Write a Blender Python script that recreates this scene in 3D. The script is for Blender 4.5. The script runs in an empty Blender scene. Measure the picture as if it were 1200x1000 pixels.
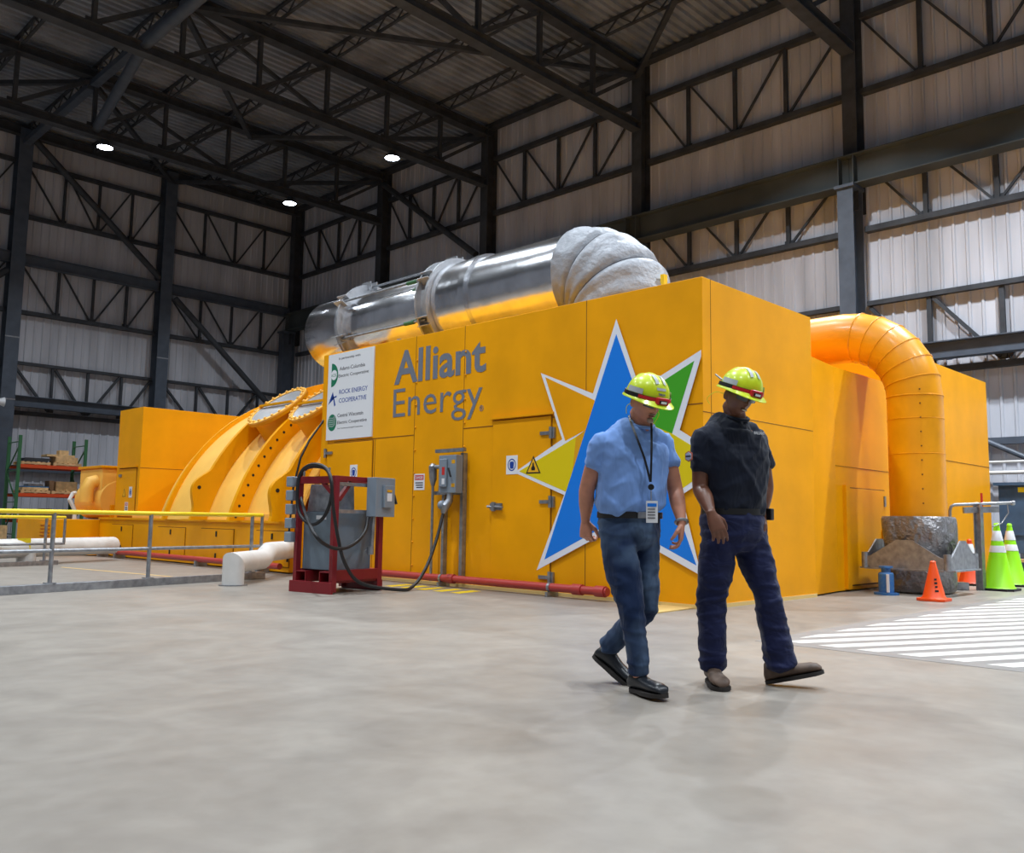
import bpy, bmesh, math, random
from math import sin, cos, pi, radians, hypot, sqrt, atan2
from mathutils import Vector as V, Matrix, noise
random.seed(7)
scene = bpy.context.scene
col = scene.collection

# ------------------------------------------------------------------ camera
F, H = 1033.7, 0.93
YAW, PITCH, ROLL = radians(44.405), radians(6.07), radians(0.8544)
fwd = V((cos(YAW)*cos(PITCH), sin(YAW)*cos(PITCH), sin(PITCH)))
rgt = V((sin(YAW), -cos(YAW), 0)); upv = rgt.cross(fwd)
rgt, upv = rgt*cos(ROLL)+upv*sin(ROLL), -rgt*sin(ROLL)+upv*cos(ROLL)
EYE = V((0, 0, H))
camd = bpy.data.cameras.new('camera'); cam = bpy.data.objects.new('camera', camd); col.objects.link(cam)
camd.sensor_fit = 'HORIZONTAL'; camd.sensor_width = 36; camd.lens = F/1200*36
camd.clip_start = .05; camd.clip_end = 300
cam.matrix_world = Matrix(((rgt.x, upv.x, -fwd.x, 0), (rgt.y, upv.y, -fwd.y, 0), (rgt.z, upv.z, -fwd.z, H), (0, 0, 0, 1)))
scene.camera = cam
def ray(px, py): return rgt*((px-600)/F)+upv*((500-py)/F)+fwd
def on(px, py, ax, val):
    d = ray(px, py); return EYE+d*((val-EYE[ax])/d[ax])
def G(px, py, z=0): return on(px, py, 2, z)
def PX(px, py, x): return on(px, py, 0, x)
def PY(px, py, y): return on(px, py, 1, y)

# ------------------------------------------------------------------ materials
def srgb(*c):
    return tuple(((x/255)/12.92 if x/255 <= .04045 else ((x/255+.055)/1.055)**2.4) for x in c)+(1,)
MATS = {}
def mat(name, c, rough=.5, metal=0, bump=0, bscale=30, var=0, vscale=4, coat=0, stretch=None, trans=0, emit=0, ecol=None, spec=.5, c2=None, distance=.01, sheen=0):
    m = bpy.data.materials.new(name); m.use_nodes = True
    nt = m.node_tree; b = nt.nodes['Principled BSDF']
    b.inputs['Base Color'].default_value = srgb(*c); b.inputs['Roughness'].default_value = rough
    b.inputs['Metallic'].default_value = metal; b.inputs['Specular IOR Level'].default_value = spec
    b.inputs['Coat Weight'].default_value = coat; b.inputs['Coat Roughness'].default_value = .15
    if sheen: b.inputs['Sheen Weight'].default_value = sheen
    if trans: b.inputs['Transmission Weight'].default_value = trans
    if emit:
        b.inputs['Emission Color'].default_value = srgb(*(ecol or c)); b.inputs['Emission Strength'].default_value = emit
    tc = nt.nodes.new('ShaderNodeTexCoord'); mp = nt.nodes.new('ShaderNodeMapping')
    nt.links.new(tc.outputs['Object'], mp.inputs['Vector'])
    if stretch: mp.inputs['Scale'].default_value = stretch
    if var or c2:
        n = nt.nodes.new('ShaderNodeTexNoise'); n.inputs['Scale'].default_value = vscale; n.inputs['Detail'].default_value = 6
        nt.links.new(mp.outputs[0], n.inputs['Vector'])
        r = nt.nodes.new('ShaderNodeValToRGB'); r.color_ramp.elements[0].position = .3; r.color_ramp.elements[1].position = .7
        a = srgb(*[max(0, x*(1-var)) for x in c]); d = srgb(*(c2 or [min(255, x*(1+var)) for x in c]))
        r.color_ramp.elements[0].color = a; r.color_ramp.elements[1].color = d
        nt.links.new(n.outputs['Fac'], r.inputs['Fac']); nt.links.new(r.outputs['Color'], b.inputs['Base Color'])
    if bump:
        n2 = nt.nodes.new('ShaderNodeTexNoise'); n2.inputs['Scale'].default_value = bscale; n2.inputs['Detail'].default_value = 4
        nt.links.new(mp.outputs[0], n2.inputs['Vector'])
        bp = nt.nodes.new('ShaderNodeBump'); bp.inputs['Strength'].default_value = bump; bp.inputs['Distance'].default_value = distance
        nt.links.new(n2.outputs['Fac'], bp.inputs['Height']); nt.links.new(bp.outputs['Normal'], b.inputs['Normal'])
    MATS[name] = m
    return m
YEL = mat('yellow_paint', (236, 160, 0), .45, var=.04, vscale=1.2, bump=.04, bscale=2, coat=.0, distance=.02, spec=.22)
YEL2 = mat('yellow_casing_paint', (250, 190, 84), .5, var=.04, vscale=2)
DUCTY = mat('yellow_duct_paint', (232, 153, 0), .36, var=.04, vscale=2, coat=.1)
SEAM = mat('dark_seam', (120, 70, 0), .7)
STEEL = mat('dark_grey_steel', (60, 63, 68), .6, var=.14, vscale=3, spec=.3)
STEELB = mat('grey_steel', (76, 84, 96), .5, var=.08, vscale=3, spec=.4)
GREENST = mat('olive_grey_steel', (70, 76, 77), .55, var=.12, vscale=.8, spec=.3)
PANEL = mat('ribbed_panel', (184, 186, 194), .5, var=.10, vscale=1.3, stretch=(1, 1, .15), spec=.4)
DECK = mat('roof_deck', (128, 134, 144), .5, var=.15, vscale=1, spec=.4)
ALU = mat('aluminium', (232, 234, 238), .21, 1, var=.06, vscale=3, bump=.35, bscale=3.5, distance=.02)
ALUD = mat('dull_aluminium', (176, 178, 182), .42, .5, var=.08, vscale=6)
BLANK = mat('silver_blanket', (146, 150, 157), .55, .15, bump=.9, bscale=5, distance=.05, var=.05)
BOOT = mat('grey_blanket', (134, 133, 135), .32, .45, bump=1, bscale=4.5, distance=.14, var=.08)
GALV = mat('galvanised', (150, 153, 158), .4, .7, var=.12, vscale=12)
WHITE = mat('white_paint', (226, 228, 232), .5)
PVC = mat('white_pipe', (218, 216, 212), .45, var=.04)
RED = mat('dark_red_frame', (128, 22, 32), .4)
PIPER = mat('red_pipe', (176, 58, 52), .42)
GREYB = mat('grey_enclosure', (128, 140, 152), .45)
GREYD = mat('grey_cabinet', (104, 118, 130), .42, var=.05)
BLACK = mat('black_rubber', (22, 23, 27), .45)
LETTER = mat('grey_letter', (112, 118, 130), .5)
SBLUE = mat('star_blue', (10, 122, 226), .4)
SGREEN = mat('star_green', (64, 162, 30), .4)
SYEL = mat('star_yellow', (224, 200, 0), .4)
SORA = mat('star_amber', (222, 160, 10), .4)
SWHITE = mat('star_white', (228, 230, 238), .45)
RAILY = mat('rail_yellow', (236, 206, 30), .4)
GRN = mat('rack_green', (52, 104, 66), .5)
ORA = mat('rack_orange', (208, 70, 22), .5)
WOOD = mat('pale_wood', (205, 170, 122), .7, var=.12, vscale=6)
WOODD = mat('brown_wood', (150, 118, 88), .7, var=.15, vscale=6)
CONEO = mat('cone_orange', (242, 84, 24), .45)
CONEL = mat('cone_lime', (150, 232, 20), .45)
REFL = mat('reflective_white', (215, 217, 222), .35)
BLUEP = mat('blue_paint', (30, 100, 175), .5, c2=(70, 120, 165), vscale=30)
SKIPB = mat('container_blue', (62, 86, 112), .55, var=.08)
SIGNB = mat('sign_blue', (20, 62, 150), .5)
SIGNG = mat('sign_green', (14, 116, 84), .5)
INK = mat('ink', (70, 70, 78), .6)
SRED = mat('sign_red', (200, 40, 36), .5)
GLASSW = mat('port_glass', (150, 152, 154), .25)
LAMPM = mat('lamp_glow', (255, 255, 255), .5, emit=28, ecol=(232, 240, 255))
STRIPE = mat('floor_stripe', (208, 206, 200), .45)
FLY = mat('floor_yellow', (214, 180, 110), .6)

# concrete floor
fm = bpy.data.materials.new('concrete_floor'); fm.use_nodes = True
nt = fm.node_tree; b = nt.nodes['Principled BSDF']
tc = nt.nodes.new('ShaderNodeTexCoord')
def fnoise(scale, detail, lo, hi, ca, cb, stretch=(1, 1, 1), dist=0):
    mp = nt.nodes.new('ShaderNodeMapping'); mp.inputs['Scale'].default_value = stretch
    nt.links.new(tc.outputs['Object'], mp.inputs['Vector'])
    n = nt.nodes.new('ShaderNodeTexNoise'); n.inputs['Scale'].default_value = scale; n.inputs['Detail'].default_value = detail
    n.inputs['Distortion'].default_value = dist
    nt.links.new(mp.outputs[0], n.inputs['Vector'])
    r = nt.nodes.new('ShaderNodeValToRGB'); r.color_ramp.elements[0].position = lo; r.color_ramp.elements[1].position = hi
    r.color_ramp.elements[0].color = ca; r.color_ramp.elements[1].color = cb
    nt.links.new(n.outputs['Fac'], r.inputs['Fac']); return r
r1 = fnoise(1.3, 9, .3, .72, srgb(134, 127, 119), srgb(151, 144, 135), dist=1.5)
r2 = fnoise(9, 10, .35, .62, (.925, .92, .91, 1), (1, 1, 1, 1))
r3 = fnoise(.55, 5, .64, .74, (1, 1, 1, 1), (.82, .80, .78, 1), dist=.6)
def mul(a, c):
    m = nt.nodes.new('ShaderNodeMix'); m.data_type = 'RGBA'; m.blend_type = 'MULTIPLY'; m.inputs[0].default_value = 1
    nt.links.new(a, m.inputs[6]); nt.links.new(c, m.inputs[7]); return m.outputs[2]
nt.links.new(mul(mul(r1.outputs[0], r2.outputs[0]), r3.outputs[0]), b.inputs['Base Color'])
rr = fnoise(2.2, 6, .3, .7, (.40, .40, .40, 1), (.50, .50, .50, 1))
nt.links.new(rr.outputs[0], b.inputs['Roughness'])
b.inputs['Specular IOR Level'].default_value = .45
FLOOR = fm

# ------------------------------------------------------------------ mesh builder
class MB:
    def __init__(s): s.v = []; s.f = []; s.mi = []; s.cur = 0
    def add(s, vs, fs):
        n = len(s.v); s.v += [tuple(v) for v in vs]; s.f += [tuple(i+n for i in f) for f in fs]; s.mi += [s.cur]*len(fs); return s
    def hexa(s, p):
        return s.add(p, [(0, 3, 2, 1), (4, 5, 6, 7), (0, 1, 5, 4), (1, 2, 6, 5), (2, 3, 7, 6), (3, 0, 4, 7)])
    def box(s, x0, x1, y0, y1, z0, z1):
        return s.hexa([(x0, y0, z0), (x1, y0, z0), (x1, y1, z0), (x0, y1, z0), (x0, y0, z1), (x1, y0, z1), (x1, y1, z1), (x0, y1, z1)])
    def bar(s, a, b, w, h, up=(0, 0, 1), off=(0, 0)):
        a, b = V(a), V(b); d = (b-a).normalized(); u = V(up)
        if abs(d.dot(u)) > .98: u = V((1, 0, 0))
        r = d.cross(u).normalized(); u = r.cross(d)
        q = [(-1, -1), (1, -1), (1, 1), (-1, 1)]
        return s.hexa([e+r*(i*w/2+off[0])+u*(j*h/2+off[1]) for e in (a, b) for i, j in q])
    def ibeam(s, a, b, h, w, tf=.025, tw=.02, up=(0, 0, 1)):
        s.bar(a, b, w, tf, up, (0, h/2-tf/2)); s.bar(a, b, w, tf, up, (0, -h/2+tf/2)); s.bar(a, b, tw, h-2*tf, up); return s
    def loft(s, rings, cap=True, closed=True):
        n = len(rings[0]); vs = [p for r in rings for p in r]; fs = []
        for i in range(len(rings)-1):
            for j in range(n if closed else n-1):
                k = (j+1) % n; fs.append((i*n+j, i*n+k, (i+1)*n+k, (i+1)*n+j))
        if cap: fs.append(tuple(reversed(range(n)))); fs.append(tuple(range((len(rings)-1)*n, len(rings)*n)))
        return s.add(vs, fs)
    def tube(s, pts, r, seg=12, cap=True, closed=False):
        pts = [V(p) for p in pts]; n = len(pts); rs = r if isinstance(r, (list, tuple)) else [r]*n
        t0 = (pts[1]-pts[0]).normalized(); u = V((0, 0, 1)) if abs(t0.z) < .9 else V((1, 0, 0)); u = (u-t0*u.dot(t0)).normalized()
        rings = []
        for i, p in enumerate(pts):
            t = (pts[min(i+1, n-1)]-pts[max(i-1, 0)]).normalized()
            u = (u-t*u.dot(t)).normalized(); w = t.cross(u)
            rings.append([p+(u*cos(2*pi*k/seg)+w*sin(2*pi*k/seg))*rs[i] for k in range(seg)])
        return s.loft(rings, cap)
    def lathe(s, prof, c=(0, 0, 0), seg=32, axis='z', cap=True):
        rings = []
        for r, h in prof:
            ring = []
            for k in range(seg):
                a = 2*pi*k/seg; x, y = r*cos(a), r*sin(a)
                p = (x, y, h) if axis == 'z' else ((h, x, y) if axis == 'x' else (y, h, x))
                ring.append((p[0]+c[0], p[1]+c[1], p[2]+c[2]))
            rings.append(ring)
        return s.loft(rings, cap)
    def prism(s, poly, ext):
        n = len(poly); e = V(ext); a = [V(p) for p in poly]
        return s.add(a+[p+e for p in a], [tuple(reversed(range(n))), tuple(range(n, 2*n))]+[(i, (i+1) % n, (i+1) % n+n, i+n) for i in range(n)])
    def ell(s, c, ax, seg=20, rn=12, M=None):
        rings = []
        for i in range(1, rn):
            t = pi*i/rn; ring = []
            for k in range(seg):
                p = V((ax[0]*sin(t)*cos(2*pi*k/seg), ax[1]*sin(t)*sin(2*pi*k/seg), -ax[2]*cos(t)))
                if M: p = M @ p
                ring.append(V(c)+p)
            rings.append(ring)
        return s.loft(rings)
    def build(s, name, m, parent=None, smooth=35, bevel=0, base=True, label=None):
        me = bpy.data.meshes.new(name)
        if parent is not None: o = V(WORG[parent.name])
        elif base and s.v:
            xs = [[v[i] for v in s.v] for i in range(3)]
            o = V(((min(xs[0])+max(xs[0]))/2, (min(xs[1])+max(xs[1]))/2, min(xs[2])))
        else: o = V((0, 0, 0))
        me.from_pydata([(v[0]-o.x, v[1]-o.y, v[2]-o.z) for v in s.v], [], s.f)
        bm = bmesh.new(); bm.from_mesh(me); bmesh.ops.recalc_face_normals(bm, faces=bm.faces); bm.to_mesh(me); bm.free()
        ms = m if isinstance(m, (list, tuple)) else [m]
        for x in ms: me.materials.append(x)
        if len(ms) > 1:
            for p, i in zip(me.polygons, s.mi): p.material_index = i
        if smooth:
            me.polygons.foreach_set('use_smooth', [True]*len(me.polygons)); me.set_sharp_from_angle(angle=radians(smooth))
        ob = bpy.data.objects.new(name, me); col.objects.link(ob)
        if parent is not None: ob.parent = parent
        else: ob.location = o
        WORG[ob.name] = o
        if bevel:
            md = ob.modifiers.new('bevel', 'BEVEL'); md.width = bevel; md.segments = 2; md.limit_method = 'ANGLE'; md.angle_limit = radians(50)
        if label: ob['label'] = label
        return ob
WORG = {}
def tag(o, label, cat, group=None, kind=None):
    o['label'] = label; o['category'] = cat
    if group: o['group'] = group
    if kind: o['kind'] = kind
    return o
def thing(name, loc, label, cat, group=None):
    o = bpy.data.objects.new(name, None); o.empty_display_size = .2; col.objects.link(o); o.location = loc
    WORG[o.name] = V(loc); return tag(o, label, cat, group)
def struct(o): o['kind'] = 'structure'; return o
def dup(root, loc, label=None, rz=None):
    r = root.copy(); col.objects.link(r); r.location = loc; WORG[r.name] = V(loc)
    if rz is not None: r.rotation_euler = (0, 0, rz)
    if label: r['label'] = label
    for ch in list(root.children):
        c = ch.copy(); col.objects.link(c); c.parent = r
        for g in ch.children:
            d = g.copy(); col.objects.link(d); d.parent = c
    return r
TMP = bpy.data.scenes.new('measuring')
def evaluated_mesh(o):
    TMP.collection.objects.link(o); vl = TMP.view_layers[0]; vl.update()
    me = bpy.data.meshes.new_from_object(o.evaluated_get(vl.depsgraph)); TMP.collection.objects.unlink(o); return me
def text(name, body, m, parent, org, right, up, width, height, off=0, depth=.002, shear=0, label=None):
    """painted lettering fitted to width x height, org is the lower left corner of its bounding box"""
    cu = bpy.data.curves.new(name, 'FONT'); cu.body = body; cu.offset = off; cu.resolution_u = 3; cu.shear = shear; cu.extrude = .004
    ob = bpy.data.objects.new(name+'_tmp', cu); me = evaluated_mesh(ob)
    vs = [v.co.copy() for v in me.vertices]; fs = [tuple(p.vertices) for p in me.polygons]
    bpy.data.objects.remove(ob); bpy.data.meshes.remove(me)
    x0, x1 = min(v.x for v in vs), max(v.x for v in vs); y0, y1 = min(v.y for v in vs), max(v.y for v in vs)
    right, up = V(right).normalized(), V(up).normalized(); nrm = right.cross(up)
    mb = MB(); mb.add([V(org)+right*((v.x-x0)/(x1-x0)*width)+up*((v.y-y0)/(y1-y0)*height)+nrm*((v.z+.004)/.008*depth) for v in vs], fs)
    return mb.build(name, m, parent, smooth=0, label=label)

# ------------------------------------------------------------------ building shell
XW, YE, ZR = 22.9, 37.5, 16.25
XL, YN = -14.0, -9.0
fl = MB().box(XL, 34, YN, YE+.2, -.2, 0).build('floor', FLOOR, smooth=0); struct(fl)
def ribwall(name, axis, at, lo, hi, z0, z1, inward, m, pitch=.305, d=.035):
    """ribbed sheet wall: raised trapezoid ribs standing towards the room"""
    mb = MB(); pts = []; t = lo
    while t < hi:
        pts += [(t, 0), (t+pitch*.68, 0), (t+pitch*.76, d), (t+pitch*.92, d)]; t += pitch
    pts.append((t, 0))
    rings = []
    for z in (z0, z1):
        rings.append([((at+inward*h, p, z) if axis == 'x' else (p, at+inward*h, z)) for p, h in pts])
    rings.append([((at-inward*.1, p, z1) if axis == 'x' else (p, at-inward*.1, z1)) for p, h in pts])
    rings.append([((at-inward*.1, p, z0) if axis == 'x' else (p, at-inward*.1, z0)) for p, h in pts])
    rings.append(rings[0])
    mb.loft(rings, cap=False, closed=False)
    return struct(mb.build(name, m, smooth=0))
ribwall('wall_right', 'x', XW, -9.0, YE, 0, ZR, -1, PANEL)
ribwall('wall_back', 'y', YE, XL, XW, 0, ZR, -1, PANEL)
# corrugated roof deck, ribs along x
mb = MB(); pts = []; t = -3.0; p_ = .30
while t < YE:
    pts += [(t, 0), (t+p_*.45, 0), (t+p_*.53, -.10), (t+p_*.92, -.10)]; t += p_
pts.append((YE, 0))
r0 = [(XL, y, ZR+h) for y, h in pts]; r1_ = [(XW, y, ZR+h) for y, h in pts]
r2_ = [(XW, y, ZR+.15) for y, h in pts]; r3_ = [(XL, y, ZR+.15) for y, h in pts]
mb.loft([r0, r1_, r2_, r3_, r0], cap=False, closed=False)
struct(mb.build('ceiling', DECK, smooth=0))

RY = [2.4, 9.45, 16.45, 23.6, 30.15, 37.1]          # frames along the long wall
EX = [4.2, 10.3, 16.15, 22.6]                        # posts of the end wall
ordn = ['first', 'second', 'third', 'fourth', 'fifth', 'sixth', 'seventh', 'eighth', 'ninth', 'tenth', 'eleventh', 'twelfth']
# columns of the long wall: stout crane column below, slimmer column above
for i, y in enumerate(RY[1:]):
    nm = ['second bay line from the right, beside the yellow duct', 'line behind the silver elbow', 'line behind the silver pipe', 'line nearest the far corner but one', 'corner where both walls meet'][i]
    lab = 'dark steel wall column at the '+nm
    if i == 0: lab = 'tall bluish grey steel column standing behind the yellow duct at the right'
    t = thing('steel_column', (XW-.3, y, 0), lab, 'column', 'columns of the long wall')
    mb = MB(); mb.ibeam((XW-.28, y, 9.2), (XW-.28, y, ZR-.25), .5, .38, up=(1, 0, 0)); mb.build('upper_shaft', STEEL, t)
    mb = MB(); mb.ibeam((XW-.62, y, 0), (XW-.62, y, 9.72), .62, .42, .03, .025, up=(1, 0, 0)); mb.build('lower_shaft', STEELB, t)
    mb = MB(); mb.box(XW-1.0, XW-.3, y-.26, y+.26, 9.72, 9.8); mb.build('cap_plate', STEELB, t)
    mb = MB(); mb.box(XW-1.0, XW-.25, y-.3, y+.3, 0, .04); mb.build('base_plate', STEELB, t)
for i, x in enumerate(EX[:3]):
    t = thing('steel_column', (x, YE-.35, 0), ['dark steel end wall column at the far left edge of view', 'dark steel end wall column left of the yellow door cabinet', 'dark steel end wall column rising behind the tall yellow cabinet'][i], 'column', 'columns of the end wall')
    mb = MB(); mb.ibeam((x, YE-.36, 0), (x, YE-.36, ZR-.35), .6, .5, .03, .03, up=(0, 1, 0)); mb.build('shaft', STEELB, t)
    mb = MB(); mb.box(x-.35, x+.35, YE-.72, YE-.05, 0, .05); mb.build('base_plate', STEELB, t)
    for z in (5.2, 7.6, 9.7, 10.9): 
        if z < 8: MB().box(x-.26, x+.26, YE-.665, YE-.655, z, z+.05).build('splice_plate', GALV, t)
# crane girder along the long wall, one length per bay
bay = ['at the right edge of view', 'between the duct column and the next column', 'behind the silver pipe elbow', 'behind the silver pipe', 'running into the far corner']
for i in range(5):
    t = thing('crane_girder', (XW-.62, RY[i], 9.8), 'heavy grey crane girder on the long wall '+bay[i], 'girder', 'crane girder lengths')
    a, c = (XW-.62, RY[i]+.005, 10.22), (XW-.62, RY[i+1]-.005, 10.22)
    MB().ibeam(a, c, .82, .5, .03, .02).build('beam', GREENST, t)
    for yy in ((RY[i]+.2), (RY[i+1]-.2)): MB().box(XW-.86, XW-.38, yy-.012, yy+.012, 9.84, 10.6).build('stiffener', GREENST, t)
    MB().box(XW-.67, XW-.57, RY[i]+.01, RY[i+1]-.01, 10.64, 10.72).build('rail', STEEL, t)
# wind girts: two rails with posts and thin diagonals, one per bay and row
rows = [(14.7, 12.55, 'top'), (10.62, 8.72, 'middle'), (6.72, 5.2, 'lower')]
def girt(axis, a, c, zt, zb, lab, heavy, first):
    P = (lambda t, z, o=.16: (XW-o, t, z)) if axis == 'x' else (lambda t, z, o=.16: (t, YE-o, z))
    t = thing('wall_girt', P((a+c)/2, zb), lab, 'girt', 'braced wall girts')
    a, c = a+.22, c-.22
    if heavy == 'top':   MB().ibeam(P(a, zt, .4), P(c, zt, .4), .42, .3).build('top_rail', STEELB, t)
    elif heavy == 'bot': MB().bar(P(a, zt), P(c, zt), .16, .12).build('top_rail', STEEL, t)
    else: MB().bar(P(a, zt), P(c, zt), .2, .15).build('top_rail', STEEL, t)
    if heavy == 'bot':
        MB().ibeam(P(a, zb, .5), P(c, zb, .5), .42, .32).build('bottom_rail', STEELB, t)
        MB().bar(P(a, zb-.42, .16), P(c, zb-.42, .16), .2, .15).build('ledge_rail', STEEL, t)
        zb2 = zb-.34
    else:
        MB().bar(P(a, zb), P(c, zb), .22, .15).build('bottom_rail', STEEL, t); zb2 = zb
    L = c-a; n = 3; xs = [a+L*f for f in (.27, .52, .77)]
    w = .09 if heavy == 'bot' else .06
    for x in xs: MB().bar(P(x, zb2+.07, .14), P(x, zt-.07, .14), .11, .09).build('post', STEEL, t)
    dg = [(a+.05, zt-.1, xs[0]-.1, zb2+.1), (xs[0]+.1, zt-.1, xs[1]-.1, zb2+.1), (xs[1]+.1, zb2+.1, xs[2]-.1, zt-.1), (xs[2]+.1, zb2+.1, c-.05, zt-.1)]
    if axis == 'x': dg = [(a+.05, zt-.1, xs[0]-.1, zb2+.1), (xs[0]+.1, zt-.1, xs[1]-.1, zb2+.1), (xs[1]+.1, zb2+.1, xs[2]-.1, zt-.1), (xs[2]+.1, zb2+.1, c-.05, zt-.1)]
    for q in dg: MB().bar(P(q[0], q[1], .14), P(q[2], q[3], .14), w, w).build('diagonal', STEEL, t)
    for x in xs: MB().bar(P(x-.12, zb2+.12, .12), P(x+.12, zb2+.12, .12), .02, .16).build('gusset', STEEL, t)
for r, (zt, zb, nm) in enumerate(rows):
    for i in range(5):
        # posts mirrored along y so they follow the photograph
        girt('x', RY[i], RY[i+1], zt, zb, f'dark braced girts, {nm} row, long wall {bay[i]}', 'bot' if r == 2 else ('none' if r == 1 else None), 0)
    for i in range(3):
        eb = ['at the left edge', 'between the two left columns', 'next to the corner'][i]
        girt('y', EX[i], EX[i+1], zt if r != 1 else 10.75, zb, f'dark braced girts, {nm} row, end wall {eb}', ['', 'top', 'bot'][r], 0)
# low girts
for i in range(2):
    t = MB().bar((XW-.16, RY[i]+.2, 2.95), (XW-.16, RY[i+1]-.3, 2.95), .2, .16).build('low_girt', STEELB)
    tag(t, ['plain low girt on the long wall right of the blue container', 'plain low girt on the long wall behind the yellow enclosures'][i], 'girt', 'low plain girts')
for i in range(2):
    t = MB().bar((EX[i]+.35, YE-.16, 2.6), (EX[i+1]-.35, YE-.16, 2.6), .2, .16).build('low_girt', STEELB)
    tag(t, ['plain low girt on the end wall left of the pallet rack', 'plain low girt on the end wall behind the pallet rack', 'plain low girt on the end wall hidden behind the casing'][i], 'girt', 'low plain girts')
for z, r_ in ((2.45, .03), (2.2, .045)):
    tag(MB().tube([(XW-.3, 2.6, z), (XW-.3, 9.2, z)], r_, 8).build('wall_pipe', PVC), 'thin white pipe along the right wall, '+('upper of the two' if z > 2.3 else 'lower and thicker of the two'), 'pipe')
# big braces
for a, c, lab in (((10.6, YE-.5, 15.6), (15.9, YE-.5, 11.1), 'upper thick diagonal brace on the end wall between its left columns'),
                  ((16.5, YE-.75, 10.3), (22.2, YE-.75, 5.3), 'lower thick diagonal brace on the end wall running down to the corner'),
                  ((XW-.5, 29.9, 15.3), (XW-.5, 24.0, 11.0), 'thick diagonal brace on the long wall above the silver pipe'),
                  ((10.0, YE-.5, 10.2), (4.6, YE-.5, 5.3), 'thick diagonal brace on the end wall at the left edge')):
    tag(MB().tube([a, c], .13, 12).build('wall_brace', STEEL), lab, 'brace')

# roof trusses
ZB, ZT = 13.72, 15.72
XP = [22.55-2.43*k for k in range(0, 14)]            # panel points
def truss(y, lab):
    t = thing('roof_truss', (XW-.6, y, ZB), lab, 'truss', 'roof trusses')
    x0 = XP[-1]
    MB().ibeam((x0, y, ZB), (XW-.45, y, ZB), .30, .34, .03, .02).build('bottom_chord', STEEL, t)
    MB().ibeam((x0, y, ZT), (XW-.35, y, ZT), .32, .36, .03, .02).build('top_chord', STEEL, t)
    for k in range(1, 14):
        MB().bar((XP[k], y, ZB+.15), (XP[k], y, ZT-.15), .14, .12).build('post', STEEL, t)
    for k in range(0, 13):
        if k <= 6: a, c = (XP[k+1]-.0, y, ZB+.2), (XP[k]-.1, y, ZT-.2)
        else: a, c = (XP[k+1]+.1, y, ZT-.2), (XP[k], y, ZB+.2)
        MB().bar(a, c, .13, .12).build('diagonal', STEEL, t)
    for k in (5,):
        MB().bar((XP[k], y+.1, ZT-.1), (XP[k-2], y+.1, ZB+.2), .11, .11).build('cross_brace', STEEL, t)
    for k in range(1, 14):
        MB().box(XP[k]-.22, XP[k]+.22, y-.02, y+.02, ZB+.13, ZB+.32).build('gusset', STEEL, t)
for y, lab in zip(RY[1:5], ['roof truss nearest the camera, ending at the column behind the duct', 'roof truss ending at the column behind the silver elbow', 'roof truss carrying the lamp above the silver pipe', 'roof truss farthest back, carrying two lamps']):
    truss(y, lab)
t = MB().ibeam((XL, YE-.5, ZT+.1), (XW-.3, YE-.5, ZT+.1), .4, .3).build('eave_beam', STEEL); tag(t, 'dark beam under the roof along the top of the end wall', 'beam')
t = MB(); t.bar((XW-.25, 0, 16.0), (XW-.25, YE-.3, 16.0), .3, .18); tag(t.build('eave_beam', STEEL), 'dark eave beam under the roof along the top of the long wall', 'beam')
# open web joists
def joist(L):
    a = MB(); a.bar((0, 0, .42), (0, L, .42), .10, .07)
    b_ = MB(); b_.bar((0, .5, 0), (0, L-.5, 0), .09, .05)
    w = MB(); n = int(L/.5); st = L/n
    for k in range(n):
        z0, z1 = (.41, .02) if k % 2 == 0 else (.02, .41)
        w.bar((0, k*st, z0), (0, (k+1)*st, z1), .04, .035)
    return a, b_, w
proto = {}
bays = ['between nearest and second truss', 'between second and third truss', 'between third and farthest truss', 'between farthest truss and end wall', 'in front of nearest truss']
for bi, (ya, yc) in enumerate([(RY[1], RY[2]), (RY[2], RY[3]), (RY[3], RY[4]), (RY[4], YE-.4), (RY[0], RY[1])]):
    for k in range(1, 11):
        x = XP[k]
        if bi == 4 and k > 5: continue
        lab = f'roof joist {bays[bi]}, {ordn[k-1]} from long wall'
        L = round(yc-ya, 2)
        if L not in proto:
            t = thing('roof_joist', (x, ya, 15.70), lab, 'joist', 'open web roof joists')
            a, b_, w = joist(L)
            for q, nm in ((a, 'top_bar'), (b_, 'bottom_bar'), (w, 'web')):
                q.v = [(v[0]+x, v[1]+ya, v[2]+15.70) for v in q.v]; q.build(nm, STEEL, t, smooth=0)
            proto[L] = t
        else: dup(proto[L], (x, ya, 15.70), lab)
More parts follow.
